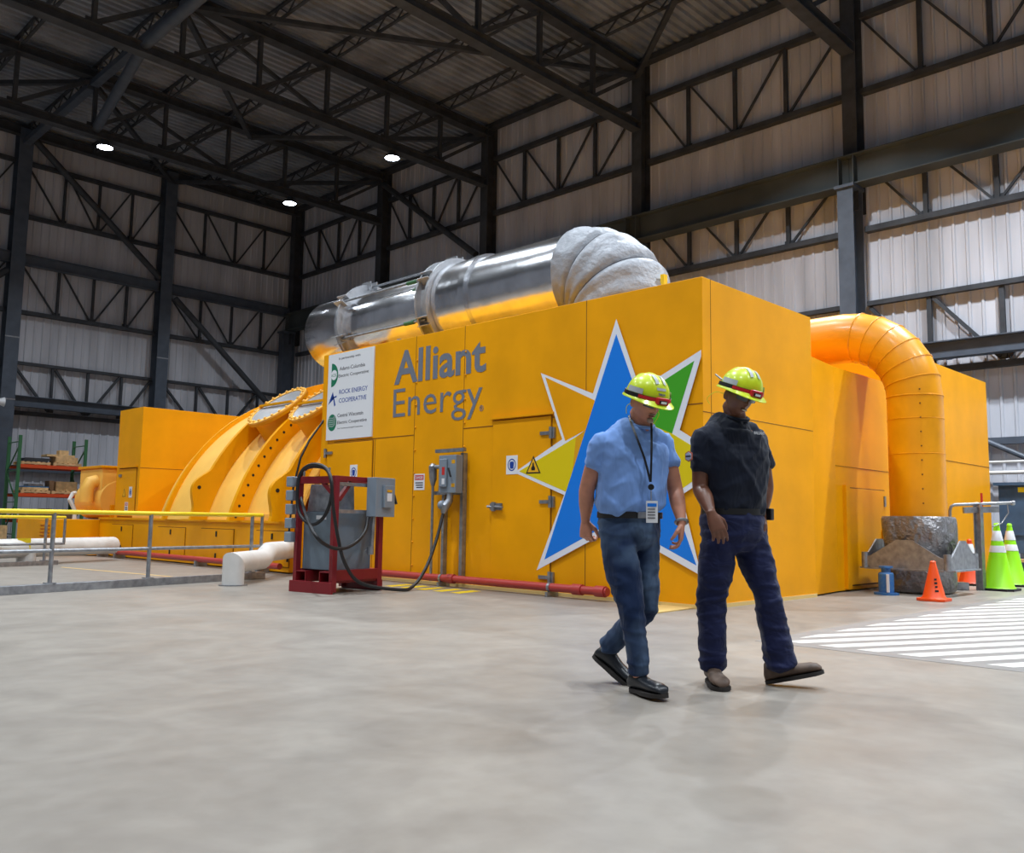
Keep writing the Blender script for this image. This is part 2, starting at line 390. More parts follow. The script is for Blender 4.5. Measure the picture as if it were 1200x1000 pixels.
# braces in the roof plane
Z2 = 15.45
for a, c, lab in (((22.4, 30.15), (16.15, 36.9), 'roof brace from the far end wall column to the long wall'),
                  ((10.3, 30.15), (16.15, 36.9), 'roof brace from the far end wall column to the farthest truss'),
                  ((10.3, 23.6), (16.15, 30.15), 'roof brace crossing from the lamp truss to the truss behind'),
                  ((22.4, 23.6), (16.15, 30.15), 'roof brace ending at the column above the silver pipe'),
                  ((10.3, 23.6), (22.3, 16.45), 'long light roof brace ending at the column behind the silver elbow'),
                  ((22.4, 16.45), (16.6, 9.45), 'roof brace rising forward from the column behind the silver elbow'),
                  ((10.3, 30.15), (4.2, 36.9), 'roof brace at the upper left running to the end wall')):
    tag(MB().bar((a[0], a[1], Z2), (c[0], c[1], Z2), .16, .14).build('roof_brace', STEEL), lab, 'brace')
for a, c, lab in (((10.3, 36.9, 15.35), (10.3, 30.3, 15.35), 'flat strut from the left end wall column to the farthest truss'),
                  ((10.3, 30.0, 15.35), (10.3, 23.75, 15.35), 'flat strut between the two lamp trusses at the upper left'),
                  ((10.3, 23.45, 15.35), (10.3, 16.6, 15.35), 'flat strut in front of the lamp truss at the upper left')):
    tag(MB().bar(a, c, .26, .2).build('roof_strut', STEELB), lab, 'strut')
for a, c, lab in (((10.5, 30.15, 13.9), (9.35, 23.6, 13.9), 'round pipe strut between the lower chords of the lamp trusses'),
                  ((9.35, 23.6, 13.9), (9.35, 16.45, 13.9), 'round pipe strut running forward at the top left')):
    tag(MB().tube([a, c], .16, 12).build('pipe_strut', STEELB), lab, 'strut')
# lamps
lab = {(10.817, 30.15): 'lit round high bay lamp at the upper left under the farthest truss', (17.97, 30.15): 'lit round high bay lamp above the generator, near the far corner', (17.975, 23.6): 'lit round high bay lamp above the silver pipe'}
LZ = 13.42
lamp_xy = list(lab)+[(9.5, 16.45), (3.6, 30.15), (3.6, 23.6), (3.0, 16.45), (17.0, 9.45), (10.5, 9.45), (4.0, 9.45), (-3, 9.45), (-3, 16.45), (-3, 23.6), (17.5, 2.2), (10.8, 2.2), (4.0, 2.2), (-3, 2.2), (17, -5), (10, -5), (3, -5)]
ld = None
for i, (x, y) in enumerate(lamp_xy):
    if (x, y) in lab:
        t = thing('high_bay_lamp', (x, y-.0, LZ-.15), lab[(x, y)], 'lamp', 'high bay lamps')
        MB().tube([(x, y, LZ+.16), (x, y, ZB-.15)], .02, 8).build('hanger', STEEL, t)
        MB().lathe([(.09, LZ+.2), (.13, LZ+.14), (.13, LZ+.02), (.24, LZ-.02), (.27, LZ-.06), (.27, LZ-.1), (.25, LZ-.1), (.24, LZ-.07)], (x, y, 0), 28).build('housing', STEEL, t)
        MB().lathe([(.245, LZ-.085), (.245, LZ-.095)], (x, y, 0), 28).build('lens', LAMPM, t)
    L = bpy.data.lights.new('lamp_light', 'AREA'); L.shape = 'DISK'; L.size = .36; L.spread = radians(125)
    L.energy = 300 if y > 12 else 300; L.color = (.86, .93, 1.0)
    if y < 0: L.energy = 480
    if x > 15 and y < 10: L.energy = {9.45: 850, 2.2: 1450, -5: 650}[y]
    if (x, y) == (4.0, 9.45): L.energy = 560
    lo = bpy.data.objects.new('lamp_light', L); col.objects.link(lo); lo.location = (x, y, LZ-.16)
# floodlight on the left column
t = thing('floodlight', (5.0, YE-.9, 5.3), 'small white floodlight on the left end wall column', 'lamp')
p = PY(2, 471, YE-1.35)
t.location = p; WORG[t.name] = p
MB().lathe([(.06, -.2), (.10, -.1), (.17, .05), (.18, .08), (.15, .08)], (0, 0, 0), 16, 'x').build('lamp_head', WHITE, t, base=False)
o = t.children[0]
o.data.transform(Matrix.Translation(p))
MB().box(p.x-.3, p.x-.1, p.y-.03, p.y+.68, p.z-.04, p.z+.04).build('bracket', GALV, t)
# ------------------------------------------------------------------ main lettered enclosure
XB, Y0, X1, Y1, TOP = 8.386, 5.263, 11.05, 12.74, 3.69
enc = thing('turbine_enclosure', (XB, Y0, 0), 'large yellow steel enclosure with the star and big grey lettering', 'enclosure')
MB().box(XB, X1, Y0, Y1, .02, TOP).build('body', YEL, enc, smooth=0, bevel=.006)
MB().box(XB-.01, X1+.01, Y0-.01, Y1, 0, .045).build('base_strip', mat('cream_strip', (222, 190, 120), .6), enc, smooth=0)
def seamv(px, py, z0, z1, w=.008):
    y = PX(px, py, XB).y; return MB().box(XB-.003, XB+.001, y-w/2, y+w/2, z0, z1)
for (px, py, z0, z1) in ((487, 450, .06, TOP), (543, 500, .06, TOP), (687, 450, .06, TOP), (437.5, 590, .1, 2.17), (384, 545, .1, 3.6)):
    seamv(px, py, z0, z1).build('panel_seam', SEAM, enc, smooth=0)
def bolts(px, py, zs):
    y = PX(px, py, XB).y
    for z in zs: MB().ell((XB-.006, y-.03, z), (.016, .016, .016), 8, 6).build('bolt', YEL, enc)
bolts(487, 450, [.25+.34*k for k in range(10)]); bolts(543, 500, [.25+.34*k for k in range(10)])
for ya, yb, z in ((Y1-.4, PX(487, 450, XB).y, 2.18), (PX(543, 500, XB).y, PX(600, 500, XB).y, 2.21), (PX(646, 488, XB).y, Y0, 2.25)):
    MB().box(XB-.004, XB+.001, min(ya, yb), max(ya, yb), z-.005, z+.005).build('panel_seam', SEAM, enc, smooth=0)
# end face seams
for (a, b_) in (((X1, 2.16), (XB, 2.16)),):
    MB().box(XB, X1, Y0-.003, Y0+.001, 2.155, 2.163).build('panel_seam', SEAM, enc, smooth=0)
MB().box(XB+.17, XB+.176, Y0-.003, Y0+.001, .06, TOP).build('panel_seam', SEAM, enc, smooth=0)
# doors with hinges and latch
def door(ya, yb, z0, z1, hinge_y, hz, latch=None, hood=True):
    d = MB().box(XB-.022, XB+.005, ya, yb, z0, z1).build('door', YEL, enc, smooth=0, bevel=.004)
    MB().box(XB-.007, XB, ya-.012, yb+.012, z0-.015, z1+.012).build('door_gap', SEAM, enc, smooth=0)
    if hood: MB().box(XB-.05, XB, ya-.06, yb+.04, z1+.02, z1+.05).build('drip_rail', YEL, enc, smooth=0)
    s = -1 if hinge_y < (ya+yb)/2 else 1
    for z in hz:
        h = MB(); y = hinge_y
        h.box(XB-.04, XB-.02, min(y, y-s*.19), max(y, y-s*.19), z-.022, z+.022)
        h.tube([(XB-.045, y, z-.075), (XB-.045, y, z+.075)], .022, 10)
        h.box(XB-.035, XB-.002, min(y, y+s*.05), max(y, y+s*.05), z-.07, z+.07)
        h.build('hinge', GALV, d)
    if latch:
        y, z = latch; h = MB()
        h.box(XB-.045, XB-.02, y-.10, y+.12, z-.045, z+.045); h.tube([(XB-.07, y-.15, z-.01), (XB-.06, y+.02, z+.0)], .014, 8)
        h.tube([(XB-.06, y+.16, z), (XB-.03, y+.10, z)], .018, 8); h.box(XB-.06, XB-.03, y+.02, y+.08, z-.06, z+.06)
        h.build('latch', GALV, d)
    return d
yr = PX(646, 560, XB).y; yl = PX(578, 560, XB).y
door(yr, yl, .09, 2.27, yr-.02, (2.05, 1.17, .22), (PX(584, 594, XB).y, PX(584, 594, XB).z))
yl2 = PX(437.5, 560, XB).y; yr2 = PX(384, 540, XB).y
door(yl2+.03, yr2, .12, 2.15, yr2+.02, (2.0, 1.1), hood=False)
# painted lettering
def yz(px, py): p = PX(px, py, XB); return p.y, p.z
ya, za = yz(462, 448); yb, zb = yz(569.5, 392)
y_, z_ = ya, 0
RIGHT, UP = (0, -1, 0), (0, 0, 1)
pA, pT = PX(462, 448, XB-.003), PX(569.5, 431, XB-.003)
zA = PX(462, 448, XB).z; 
text('word_alliant', 'Alliant', LETTER, enc, (XB-.003, pA.y, 2.98), RIGHT, UP, pA.y-pT.y, .525, off=.022)
pE, pY = PX(460.5, 490, XB-.003), PX(565.5, 450, XB-.003)
text('word_energy', 'Energy', LETTER, enc, (XB-.003, pE.y, 2.335), RIGHT, UP, pE.y-pY.y, .58, off=-.004)
text('registered_mark', '®', LETTER, enc, (XB-.003, PX(562, 474, XB).y, 2.43), RIGHT, UP, .085, .085)
# star
CR = lambda x, y: (590+x/3.0308, 360+y/3.0308)
def sp(pts, m, name, x, d=.0015):
    poly = []
    for a in pts:
        p = PX(*CR(*a), XB); poly.append((p.y, p.z))
    # clip at the corner of the enclosure
    out = []; lim = Y0+.004
    for i, (a, c) in enumerate(zip(poly, poly[1:]+poly[:1])):
        if a[0] >= lim: out.append(a)
        if (a[0] >= lim) != (c[0] >= lim):
            u = (lim-a[0])/(c[0]-a[0]); out.append((lim, a[1]+u*(c[1]-a[1])))
    return MB().prism([(x, q[0], q[1]) for q in out], (-d, 0, 0)).build(name, m, enc, smooth=0)
sp([(405, 43), (489, 292), (714, 148), (630, 437), (812, 551), (637, 668), (707, 955), (403, 782), (122, 935), (220, 668), (43, 588), (213, 470), (137, 235), (322, 308)], SWHITE, 'star_outline', XB-.0225)
sp([(405, 97), (690, 918), (403, 757), (150, 897)], SBLUE, 'star_blue_rays', XB-.024)
be = lambda t: (405+285*t, 97+821*t); bl = lambda t: (405-255*t, 97+800*t)
sp([(682, 192), (497, 312), be(.27), be(.385), (603, 450)], SGREEN, 'star_green_ray', XB-.024)
sp([(603, 450), be(.385), be(.69), (618, 660), (770, 553)], SYEL, 'star_yellow_ray', XB-.024)
sp([(60, 584), (222, 487), (262, 462), (250, 582), bl(.69), (226, 656)], SYEL, 'star_yellow_ray', XB-.024)
sp([(262, 462), bl(.425), bl(.69), (250, 582)], SORA, 'star_amber_ray', XB-.024)
sp([(153, 250), (328, 332), bl(.30), bl(.425), (224, 476)], YEL, 'star_orange_ray', XB-.024)

# sign board with the three cooperatives
p1, p2, p3 = PX(386.5, 418, XB), PX(440, 406, XB), PX(436, 512, XB)
sy0, sy1, sz1, sz0 = p1.y-.01, p2.y, 3.665, 2.215
sgn = thing('sign_board', (XB-.012, sy1, sz0), 'white partnership sign board at the left end of the lettered wall', 'sign')
MB().box(XB-.024, XB-.001, sy1, sy0, sz0, sz1).build('board', WHITE, sgn, smooth=0)
SW = sy0-sy1; XS = XB-.0245
def st(body, u, v, w, h, m=INK, off=0.004, name='lettering', shear=0):
    text(name, body, m, sgn, (XS, sy0-u*SW, sz0+v*(sz1-sz0)), RIGHT, UP, w*SW, h, off=off, depth=.0012, shear=shear)
st('In partnership with:', .24, .915, .48, .05)
st('Adams-Columbia', .26, .795, .56, .062); st('Electric Cooperative', .24, .705, .66, .07)
st('ROCK ENERGY', .27, .52, .62, .075, SIGNB); st('COOPERATIVE', .27, .42, .6, .075, SIGNB)
st('Central Wisconsin', .25, .255, .56, .062); st('Electric Cooperative', .25, .165, .64, .07)
st('Your Touchstone Energy® Cooperative', .25, .115, .56, .028, off=0)
def sdisc(cu, cv, r, m, x, name, half=False, a0=0, a1=2*pi, ry=None):
    cy, cz = sy0-cu*SW, sz0+cv*(sz1-sz0); n = 36; ry = ry or r
    pts = [(x, cy-r*cos(a0+(a1-a0)*k/n), cz+ry*sin(a0+(a1-a0)*k/n)) for k in range(n+(1 if a1-a0 < 6 else 0))]
    return MB().prism(pts, (-.001, 0, 0)).build(name, m, sgn, smooth=0)
sdisc(.08, .755, .19, SIGNG, XS, 'green_half_disc', a0=-pi/2, a1=pi/2, ry=.2)
sdisc(.14, .755, .085, WHITE, XS-.001, 'white_disc')
text('lettering', 'ACEC', SIGNG, sgn, (XS-.002, sy0-.075*SW, sz0+.735*(sz1-sz0)), RIGHT, UP, .13*SW, .05, depth=.001)
sdisc(.13, .2, .125, SIGNG, XS, 'green_disc', ry=.14)
mb = MB()
for k in range(5):
    cy, cz = sy0-.13*SW, sz0+.2*(sz1-sz0); q = []
    for j in range(9): q.append(V((XS-.0012, cy+.10-.2*j/8, cz-.07+.035*k+.04*(j/8)**2+.01*sin(j))))
    mb.tube(q, .005, 5)
mb.build('field_rows', WHITE, sgn)
mb = MB()
cy, cz = sy0-.14*SW, sz0+.47*(sz1-sz0)
for q in (((-.14, -.08), (-.02, .13), (.02, .0), (-.005, .0)), ((-.02, .13), (.07, -.10), (.03, -.12), (.0, .02)), ((-.12, .0), (.09, .06), (.09, .03))):
    mb.prism([(XS, cy-a, cz+b2) for a, b2 in q], (-.0015, 0, 0))
mb.build('blue_figure', SIGNB, sgn, smooth=0)
# mounting lip
# little safety signs
def sign(px, py, w, h, x, name, lab, parts):
    p = PX(px, py, x)
    t = thing(name, (x, p.y, p.z-h/2), lab, 'sign')
    MB().box(x-.004, x-.0005, p.y-w/2, p.y+w/2, p.z-h/2, p.z+h/2).build('plate', WHITE, t, smooth=0)
    parts(t, p); return t
def ring_head(t, p, s=1.0):
    x = p.x-.0042
    for r0, r1, m, dx in ((.075*s, .06*s, SIGNB, 0),):
        mb = MB(); n = 28; vs = []
        for k in range(n):
            a = 2*pi*k/n; vs += [(x, p.y+r0*cos(a), p.z+r0*sin(a)*1.1), (x, p.y+r1*cos(a), p.z+r1*sin(a)*1.1)]
        mb.add(vs, [(2*k, 2*k+1, (2*k+3) % (2*n), (2*k+2) % (2*n)) for k in range(n)]); mb.build('blue_ring', m, t, smooth=0)
    mb = MB()
    mb.prism([(x, p.y+a*s, p.z+b2*s) for a, b2 in ((-.03, .045), (.03, .045), (.04, .02), (.03, -.05), (-.03, -.05), (-.04, .02))], (-.001, 0, 0)); mb.build('head_symbol', SIGNB, t, smooth=0)
sign(600, 545, .21, .25, XB-.022, 'hearing_sign', 'white safety sign with blue ringed symbol left of the yellow warning triangle', lambda t, p: ring_head(t, p))
sign(414.5, 554, .2, .25, XB-.022, 'hearing_sign', 'white safety sign with blue ringed symbol behind the red frame', lambda t, p: ring_head(t, p))
def danger(t, p, w=.2, h=.25):
    x = p.x-.0042
    MB().box(x-.001, x, p.y-w*.42, p.y+w*.42, p.z+h*.12, p.z+h*.42).build('red_band', SRED, t, smooth=0)
    text('lettering', 'DANGER', WHITE, t, (x-.0015, p.y+w*.36, p.z+h*.18), RIGHT, UP, w*.72, h*.18, off=.01, depth=.001)
    for k in range(3): MB().box(x-.001, x, p.y-w*.36, p.y+w*(.36-.05*k), p.z-h*(.02+.14*k)-.018, p.z-h*(.02+.14*k)).build('text_line', INK, t, smooth=0)
sign(491.5, 565, .24, .24, XB, 'danger_sign', 'small red and white danger sign between the bolted seams left of the conduit', lambda t, p: danger(t, p, .24, .24))
p = PX(625, 546, XB-.0255); t = thing('warning_triangle', (p.x, p.y, p.z-.1), 'yellow warning triangle with black border on the star ray', 'sign')
MB().prism([(p.x, p.y-.13, p.z-.1), (p.x, p.y+.13, p.z-.1), (p.x, p.y, p.z+.13)], (-.002, 0, 0)).build('border', BLACK, t, smooth=0)
MB().prism([(p.x-.002, p.y-.10, p.z-.083), (p.x-.002, p.y+.10, p.z-.083), (p.x-.002, p.y, p.z+.097)], (-.001, 0, 0)).build('plate', mat('warning_yellow', (238, 178, 20), .5), t, smooth=0)
MB().prism([(p.x-.003, p.y+a, p.z+b2) for a, b2 in ((-.03, -.06), (.03, -.06), (.035, -.03), (.015, .0), (.01, .04), (-.01, .04), (-.015, 0), (-.035, -.03))], (-.001, 0, 0)).build('hand_symbol', BLACK, t, smooth=0)

# disconnect switch with conduits on unistrut
p = PX(543, 530, XB); t = thing('disconnect_switch', (XB-.2, p.y, 0), 'grey electrical disconnect switch on struts in the middle of the lettered wall', 'switch')
def q(px, py, x): return PX(px, py, x)
a = q(544, 531, XB-.04); b_ = q(541.5, 684, XB-.04)
MB().bar((XB-.04, a.y, a.z), (XB-.04, a.y, .1), .06, .07, up=(1, 0, 0)).build('strut', GALV, t)
a2 = q(521, 600, XB-.04); MB().bar((XB-.04, a2.y, 1.75), (XB-.04, a2.y, .1), .05, .07, up=(1, 0, 0)).build('strut', GALV, t)
for zz in (1.90, 1.30): MB().bar((XB-.09, a.y-.07, zz), (XB-.09, a2.y+.15, zz), .05, .05).build('cross_strut', GALV, t)
e0, e1 = q(515, 575, XB-.22), q(535, 575, XB-.22)
bz1, bz0 = q(520, 534, XB-.22).z, q(520, 578, XB-.22).z
bx = MB().box(XB-.24, XB-.11, e1.y, e0.y, bz0, bz1).build('box', GREYB, t, smooth=0, bevel=.006)
MB().box(XB-.27, XB-.24, e1.y+.17, e0.y-.03, bz0+.08, bz1-.05).build('cover', GREYB, bx, smooth=0, bevel=.012)
MB().tube([(XB-.29, e1.y+.05, bz0+.22), (XB-.29, e1.y+.10, bz0+.34)], .014, 8).build('lever', BLACK, bx)
MB().box(XB-.2715, XB-.27, e1.y+.2, e0.y-.1, bz0+.25, bz0+.36).build('red_label', SRED, bx, smooth=0)
MB().box(XB-.2715, XB-.27, e1.y+.2, e0.y-.1, bz0+.12, bz0+.2).build('white_label', WHITE, bx, smooth=0)
for zz in (bz0+.1, bz1-.1): MB().box(XB-.2415, XB-.24, e1.y+.02, e1.y+.09, zz-.02, zz+.03).build('yellow_label', SORA, bx, smooth=0)
c0 = q(507, 580, XB-.15); cy = c0.y
MB().tube([(XB-.15, cy, .06), (XB-.15, cy, 1.45)], .02, 10).build('conduit', GALV, t)
MB().tube([(XB-.15, cy+.0, 1.40), (XB-.15, cy+.0, 1.5), (XB-.15, cy+.01, 1.68), (XB-.15, cy+.01, 1.72)], [.025, .055, .06, .03], 12).build('elbow_fitting', GALV, t)
MB().tube([(XB-.15, cy, 1.67), (XB-.15, e0.y-.02, 1.67)], .028, 10).build('conduit', GALV, t)
pl = q(522, 596, XB-.26)
MB().tube([(XB-.19, pl.y-.02, bz0+.01), (XB-.2, pl.y-.01, bz0-.1), (XB-.26, pl.y+.0, bz0-.18), (XB-.27, pl.y+.03, bz0-.28)], [.045, .05, .06, .04], 12).build('plug', GALV, t)
MB().ell((XB-.28, pl.y+.05, bz0-.17), (.07, .06, .065), 14, 10).build('plug_cap', GREYB, t)
plug = (XB-.27, pl.y+.03, bz0-.27)

# red pipe along the wall foot
def run(pts, r, m, name='pipe_run', seg=14): return MB().tube(pts, r, seg).build(name, m)
t = thing('red_pipe', (XB-.2, 6.3, .12), 'long red pipe along the foot of the lettered wall', 'pipe')
ye_ = PX(712, 700, XB-.15).y
MB().tube([(XB-.15, ye_, .115), (XB-.15, Y1, .115)], .05, 14).build('pipe', PIPER, t)
for yy, m in ((ye_+.45, PIPER), (ye_+.1, PIPER), (9.2, PIPER), (11.0, PIPER)):
    MB().tube([(XB-.15, yy-.07, .115), (XB-.15, yy+.07, .115)], .066, 14).build('coupling', PIPER, t)
for yy in (ye_+.9, 9.4, 11.6):
    MB().box(XB-.22, XB-.02, yy-.02, yy+.02, .001, .06).build('clamp_foot', GALV, t); MB().tube([(XB-.15, yy-.02, .115), (XB-.15, yy+.02, .115)], .057, 14).build('clamp_ring', GALV, t)
t = thing('red_pipe', (7.7, 16, .12), 'red pipe along the foot of the generator base', 'pipe')
MB().tube([(7.72, 20.4, .13), (7.72, 12.78, .13)], .05, 12).build('pipe', PIPER, t)
for yy in (20.2, 19.3, 15.6, 13.4): MB().box(7.65, 7.88, yy-.03, yy+.03, .001, .1).build('clamp_foot', GALV, t)

# ------------------------------------------------------------------ second enclosure, far enclosure
t = thing('duct_enclosure', (X1, 5.42, 0), 'lower yellow enclosure with an access door behind the yellow duct', 'enclosure')
mb = MB(); mb.prism([(X1+.005, 5.30, .02), (12.05, 5.42, .02), (14.3, 5.42, .02), (14.3, 12, .02), (X1+.005, 12, .02)], (0, 0, 3.16)); mb.build('body', YEL, t, smooth=0)
MB().box(12.05, 14.3, 5.414, 5.421, 1.762, 1.768).build('panel_seam', SEAM, t, smooth=0)
d = MB().box(12.42, 13.72, 5.395, 5.42, .09, 1.46).build('door', YEL, t, smooth=0, bevel=.004)
MB().box(12.40, 13.74, 5.41, 5.421, .07, 1.475).build('door_gap', SEAM, t, smooth=0)
MB().box(12.27, 12.40, 5.37, 5.42, .04, 1.5).build('door_post', YEL, t, smooth=0)
for z in (.3, 1.3): MB().box(13.66, 13.72, 5.38, 5.395, z-.08, z+.08).build('hinge', GALV, d, smooth=0)
MB().box(13.55, 13.66, 5.37, 5.395, .72, .86).build('latch', YEL, d, smooth=0)
t = thing('end_enclosure', (16.6, 5.42, 0), 'tall yellow enclosure at the far right behind the duct and cones', 'enclosure')
MB().box(14.31, 18.93, 5.40, 11.5, .02, 3.79).build('body', YEL, t, smooth=0, bevel=.006)
MB().box(16.3, 18.93, 5.394, 5.401, 2.095, 2.102).build('panel_seam', SEAM, t, smooth=0)
t = MB().box(15.25, 16.12, 4.95, 5.38, 0, .5).build('yellow_plinth', YEL, smooth=0, bevel=.01); tag(t, 'small yellow block at the foot of the far right enclosure', 'block')

# yellow duct: horizontal run, segmented elbow, vertical leg
DX, DYV, DZ, DR, ER = 13.08, 4.68, 3.78, .375, 1.0
t = thing('yellow_duct', (DX, DYV, .9), 'thick yellow duct bending down beside the enclosure at the right', 'duct')
MB().tube([(DX, 9.5, DZ), (DX, DYV+ER, DZ)], DR, 40).build('horizontal_run', DUCTY, t)
el = []
NS = 7
for k in range(NS+1):
    a = (pi/2)*k/NS; el.append((DX, DYV+ER-ER*sin(a), DZ-ER+ER*cos(a)))
rings = []
for k, c in enumerate(el):
    a = (pi/2)*k/NS; n2 = V((0, cos(a), sin(a)))       # outward direction
    rings.append([V(c)+V((1, 0, 0))*DR*cos(2*pi*j/40)+V((0, -sin(a), cos(a)))*0+V((0, -sin(a), cos(a)))*DR*sin(2*pi*j/40) for j in range(40)])
MB().loft(rings).build('elbow', DUCTY, t, smooth=20)
for k in range(1, NS):
    a = (pi/2)*k/NS
    MB().tube([V(el[k])+V((1, 0, 0))*(DR+.002)*cos(2*pi*j/40)+V((0, -sin(a), cos(a)))*(DR+.002)*sin(2*pi*j/40) for j in range(41)], .009, 6, cap=False).build('seam_bead', DUCTY, t)
MB().tube([(DX, DYV, DZ-ER), (DX, DYV, .95)], DR, 40).build('vertical_leg', DUCTY, t)
for z in (DZ-ER, 2.45, 1.95):
    MB().tube([(DX+(DR+.002)*cos(2*pi*j/40), DYV+(DR+.002)*sin(2*pi*j/40), z) for j in range(41)], .010 if z > 2.5 else .005, 6, cap=False).build('seam_bead', DUCTY, t)
MB().tube([(DX+.27, DYV-.265, 1.06), (DX+.27, DYV-.265, 2.7)], .008, 6).build('long_seam', DUCTY, t)
for k in range(9): MB().ell((DX-.33, DYV-.19, 1.25+.2*k), (.012, .012, .012), 6, 5).build('screw', SEAM, t)
# insulated boot with bulging rings
rings = []
prof = [(.02, .40), (.08, .43), (.28, .44), (.42, .43), (.50, .42), (.56, .415), (.62, .43), (.74, .45), (.90, .455), (1.03, .455), (1.065, .44), (1.07, .39)]
for z, r in prof:
    ring = []
    for j in range(64):
        a = 2*pi*j/64; w = r*(1+.035*noise.noise(V((cos(a)*2.2, sin(a)*2.2, z*4)))+.02*sin(5*a+z*9)*(.3+abs(sin(z*6))))
        sq = 1+.12*abs(sin(2*a))**2
        ring.append((DX+w*sq*cos(a), DYV+w*sq*sin(a), z))
    rings.append(ring)
t = MB().loft(rings).build('insulation_boot', BOOT, smooth=60); tag(t, 'wrinkled grey insulation jacket wrapped round the foot of the duct', 'insulation jacket')
bk = thing('support_bracket', (DX, DYV, .4), 'grey steel bracket ring with pointed brackets round the duct foot', 'bracket')
VW = V((-.97, -.25, 0)).normalized()
def rot(p, a): return V((p[0]*cos(a)-p[1]*sin(a), p[0]*sin(a)+p[1]*cos(a), p[2]))
for k in range(4):
    a = radians(180+90*k)
    # gusset plate: low trapezoid with a raised centre, tangent to the boot
    c = V((DX, DYV, 0)); n_ = V((cos(a), sin(a), 0)); s_ = V((-sin(a), cos(a), 0))
    poly = [c+n_*.56+s_*u*.88+V((0, 0, z)) for u, z in ((-.60, .38), (-.5, .34), (.5, .34), (.60, .38), (.60, .50), (.52, .52), (.12, .74), (-.12, .74), (-.52, .52), (-.60, .50))]
    MB().prism(poly, n_*.02).build('gusset_plate', GALV, bk, smooth=0)
    MB().prism([c+n_*.50+s_*u+V((0, 0, z)) for u, z in ((-.53, .33), (.53, .33), (.53, .35), (-.53, .35))], n_*.14).build('ledge', GALV, bk, smooth=0)
    q_ = c+n_*.55+s_*.55; MB().tube([q_+V((0, 0, .34)), q_+V((0, 0, .56))], .05, 12).build('corner_post', GALV, bk)
jp = G(1046, 698); jk = thing('floor_jack', jp, 'blue chipped floor jack under the bracket at the duct foot', 'jack')
MB().lathe([(.16, .001), (.16, .03), (.10, .03), (.10, .28), (.085, .30), (.06, .30), (.06, .36), (.09, .36), (.09, .385)], (jp.x+.05, jp.y+.1, 0), 20).build('body', BLUEP, jk)
MB().box(jp.x-.07, jp.x-.04, jp.y+.02, jp.y+.05, .04, .28).build('rib', WHITE, jk)

# silver exhaust pipe on the roof
SX, SZ, SR = 9.95, 4.55, .70
t = thing('silver_pipe', (SX, 11, SZ-SR), 'long shiny silver duct lying on the roof of the lettered enclosure', 'duct')
MB().tube([(SX, 8.2, SZ), (SX, 10.35, SZ)], SR, 56).build('near_section', ALU, t)
MB().tube([(SX, 10.3, SZ), (SX, 10.95, SZ)], SR+.035, 56).build('near_collar', ALU, t)
MB().tube([(SX, 10.15, SZ), (SX, 10.28, SZ), (SX, 10.31, SZ)], [SR+.05, SR+.055, SR+.01], 56).build('band', ALU, t)
MB().tube([(SX, 10.96, SZ), (SX, 11.00, SZ)], SR+.13, 56).build('flange', ALUD, t)
MB().tube([(SX, 11.22, SZ), (SX, 11.26, SZ)], SR+.13, 56).build('flange', ALUD, t)
MB().tube([(SX, 11.0, SZ), (SX, 11.22, SZ)], SR+.02, 56).build('joint', ALUD, t)
MB().tube([(SX, 11.26, SZ), (SX, 11.4, SZ), (SX, 11.5, SZ), (SX, 13.5, SZ)], [SR-.03, SR-.10, SR-.04, SR-.04], 56).build('middle_section', ALU, t)
MB().tube([(SX, 13.5, SZ), (SX, 13.54, SZ)], SR+.12, 56).build('flange', ALUD, t)
MB().tube([(SX, 13.54, SZ), (SX, 13.8, SZ)], SR-.05, 56).build('joint', ALUD, t)
MB().tube([(SX, 13.8, SZ), (SX, 14.8, SZ), (SX, 14.86, SZ)], [SR-.02, SR-.02, SR-.06], 56).build('far_section', ALU, t)
for a in (150, 205, 95, 260):
    ca, sa = cos(radians(a)), sin(radians(a)); R_ = SR+.07
    MB().tube([(SX+ca*R_, 11.1, SZ+sa*R_), (SX+ca*R_, 13.6, SZ+sa*R_)], .022, 8).build('tie_rod', GALV, t)
    MB().tube([(SX+ca*R_, 11.4, SZ+sa*R_), (SX+ca*R_, 11.65, SZ+sa*R_)], .035, 8).build('green_sleeve', GRN, t)
    for yy in (10.97, 13.4):
        for o_ in (-.07, .07):
            c = V((SX+ca*(SR+.07), yy, SZ+sa*(SR+.07))); s_ = V((-sa, 0, ca)); n_ = V((ca, 0, sa))
            MB().prism([c+s_*o_+n_*-.06, c+s_*o_+n_*.10, c+s_*o_+n_*.10+V((0, .28, 0)), c+s_*o_+n_*-.06+V((0, .28, 0))], s_*.015).build('lug', ALUD, t, smooth=0)
# saddles carrying the pipe
for yy in (9.6, 12.2): 
    s_ = thing('pipe_saddle', (SX, yy, TOP), 'steel saddle under the silver duct, '+('nearer the elbow' if yy < 10 else 'nearer the sign board'), 'saddle')
    MB().box(SX-.5, SX+.5, yy-.05, yy+.05, TOP, SZ-SR+.12).build('web', GALV, s_, smooth=0); MB().box(SX-.55, SX+.55, yy-.1, yy+.1, TOP, TOP+.02).build('foot', GALV, s_, smooth=0)
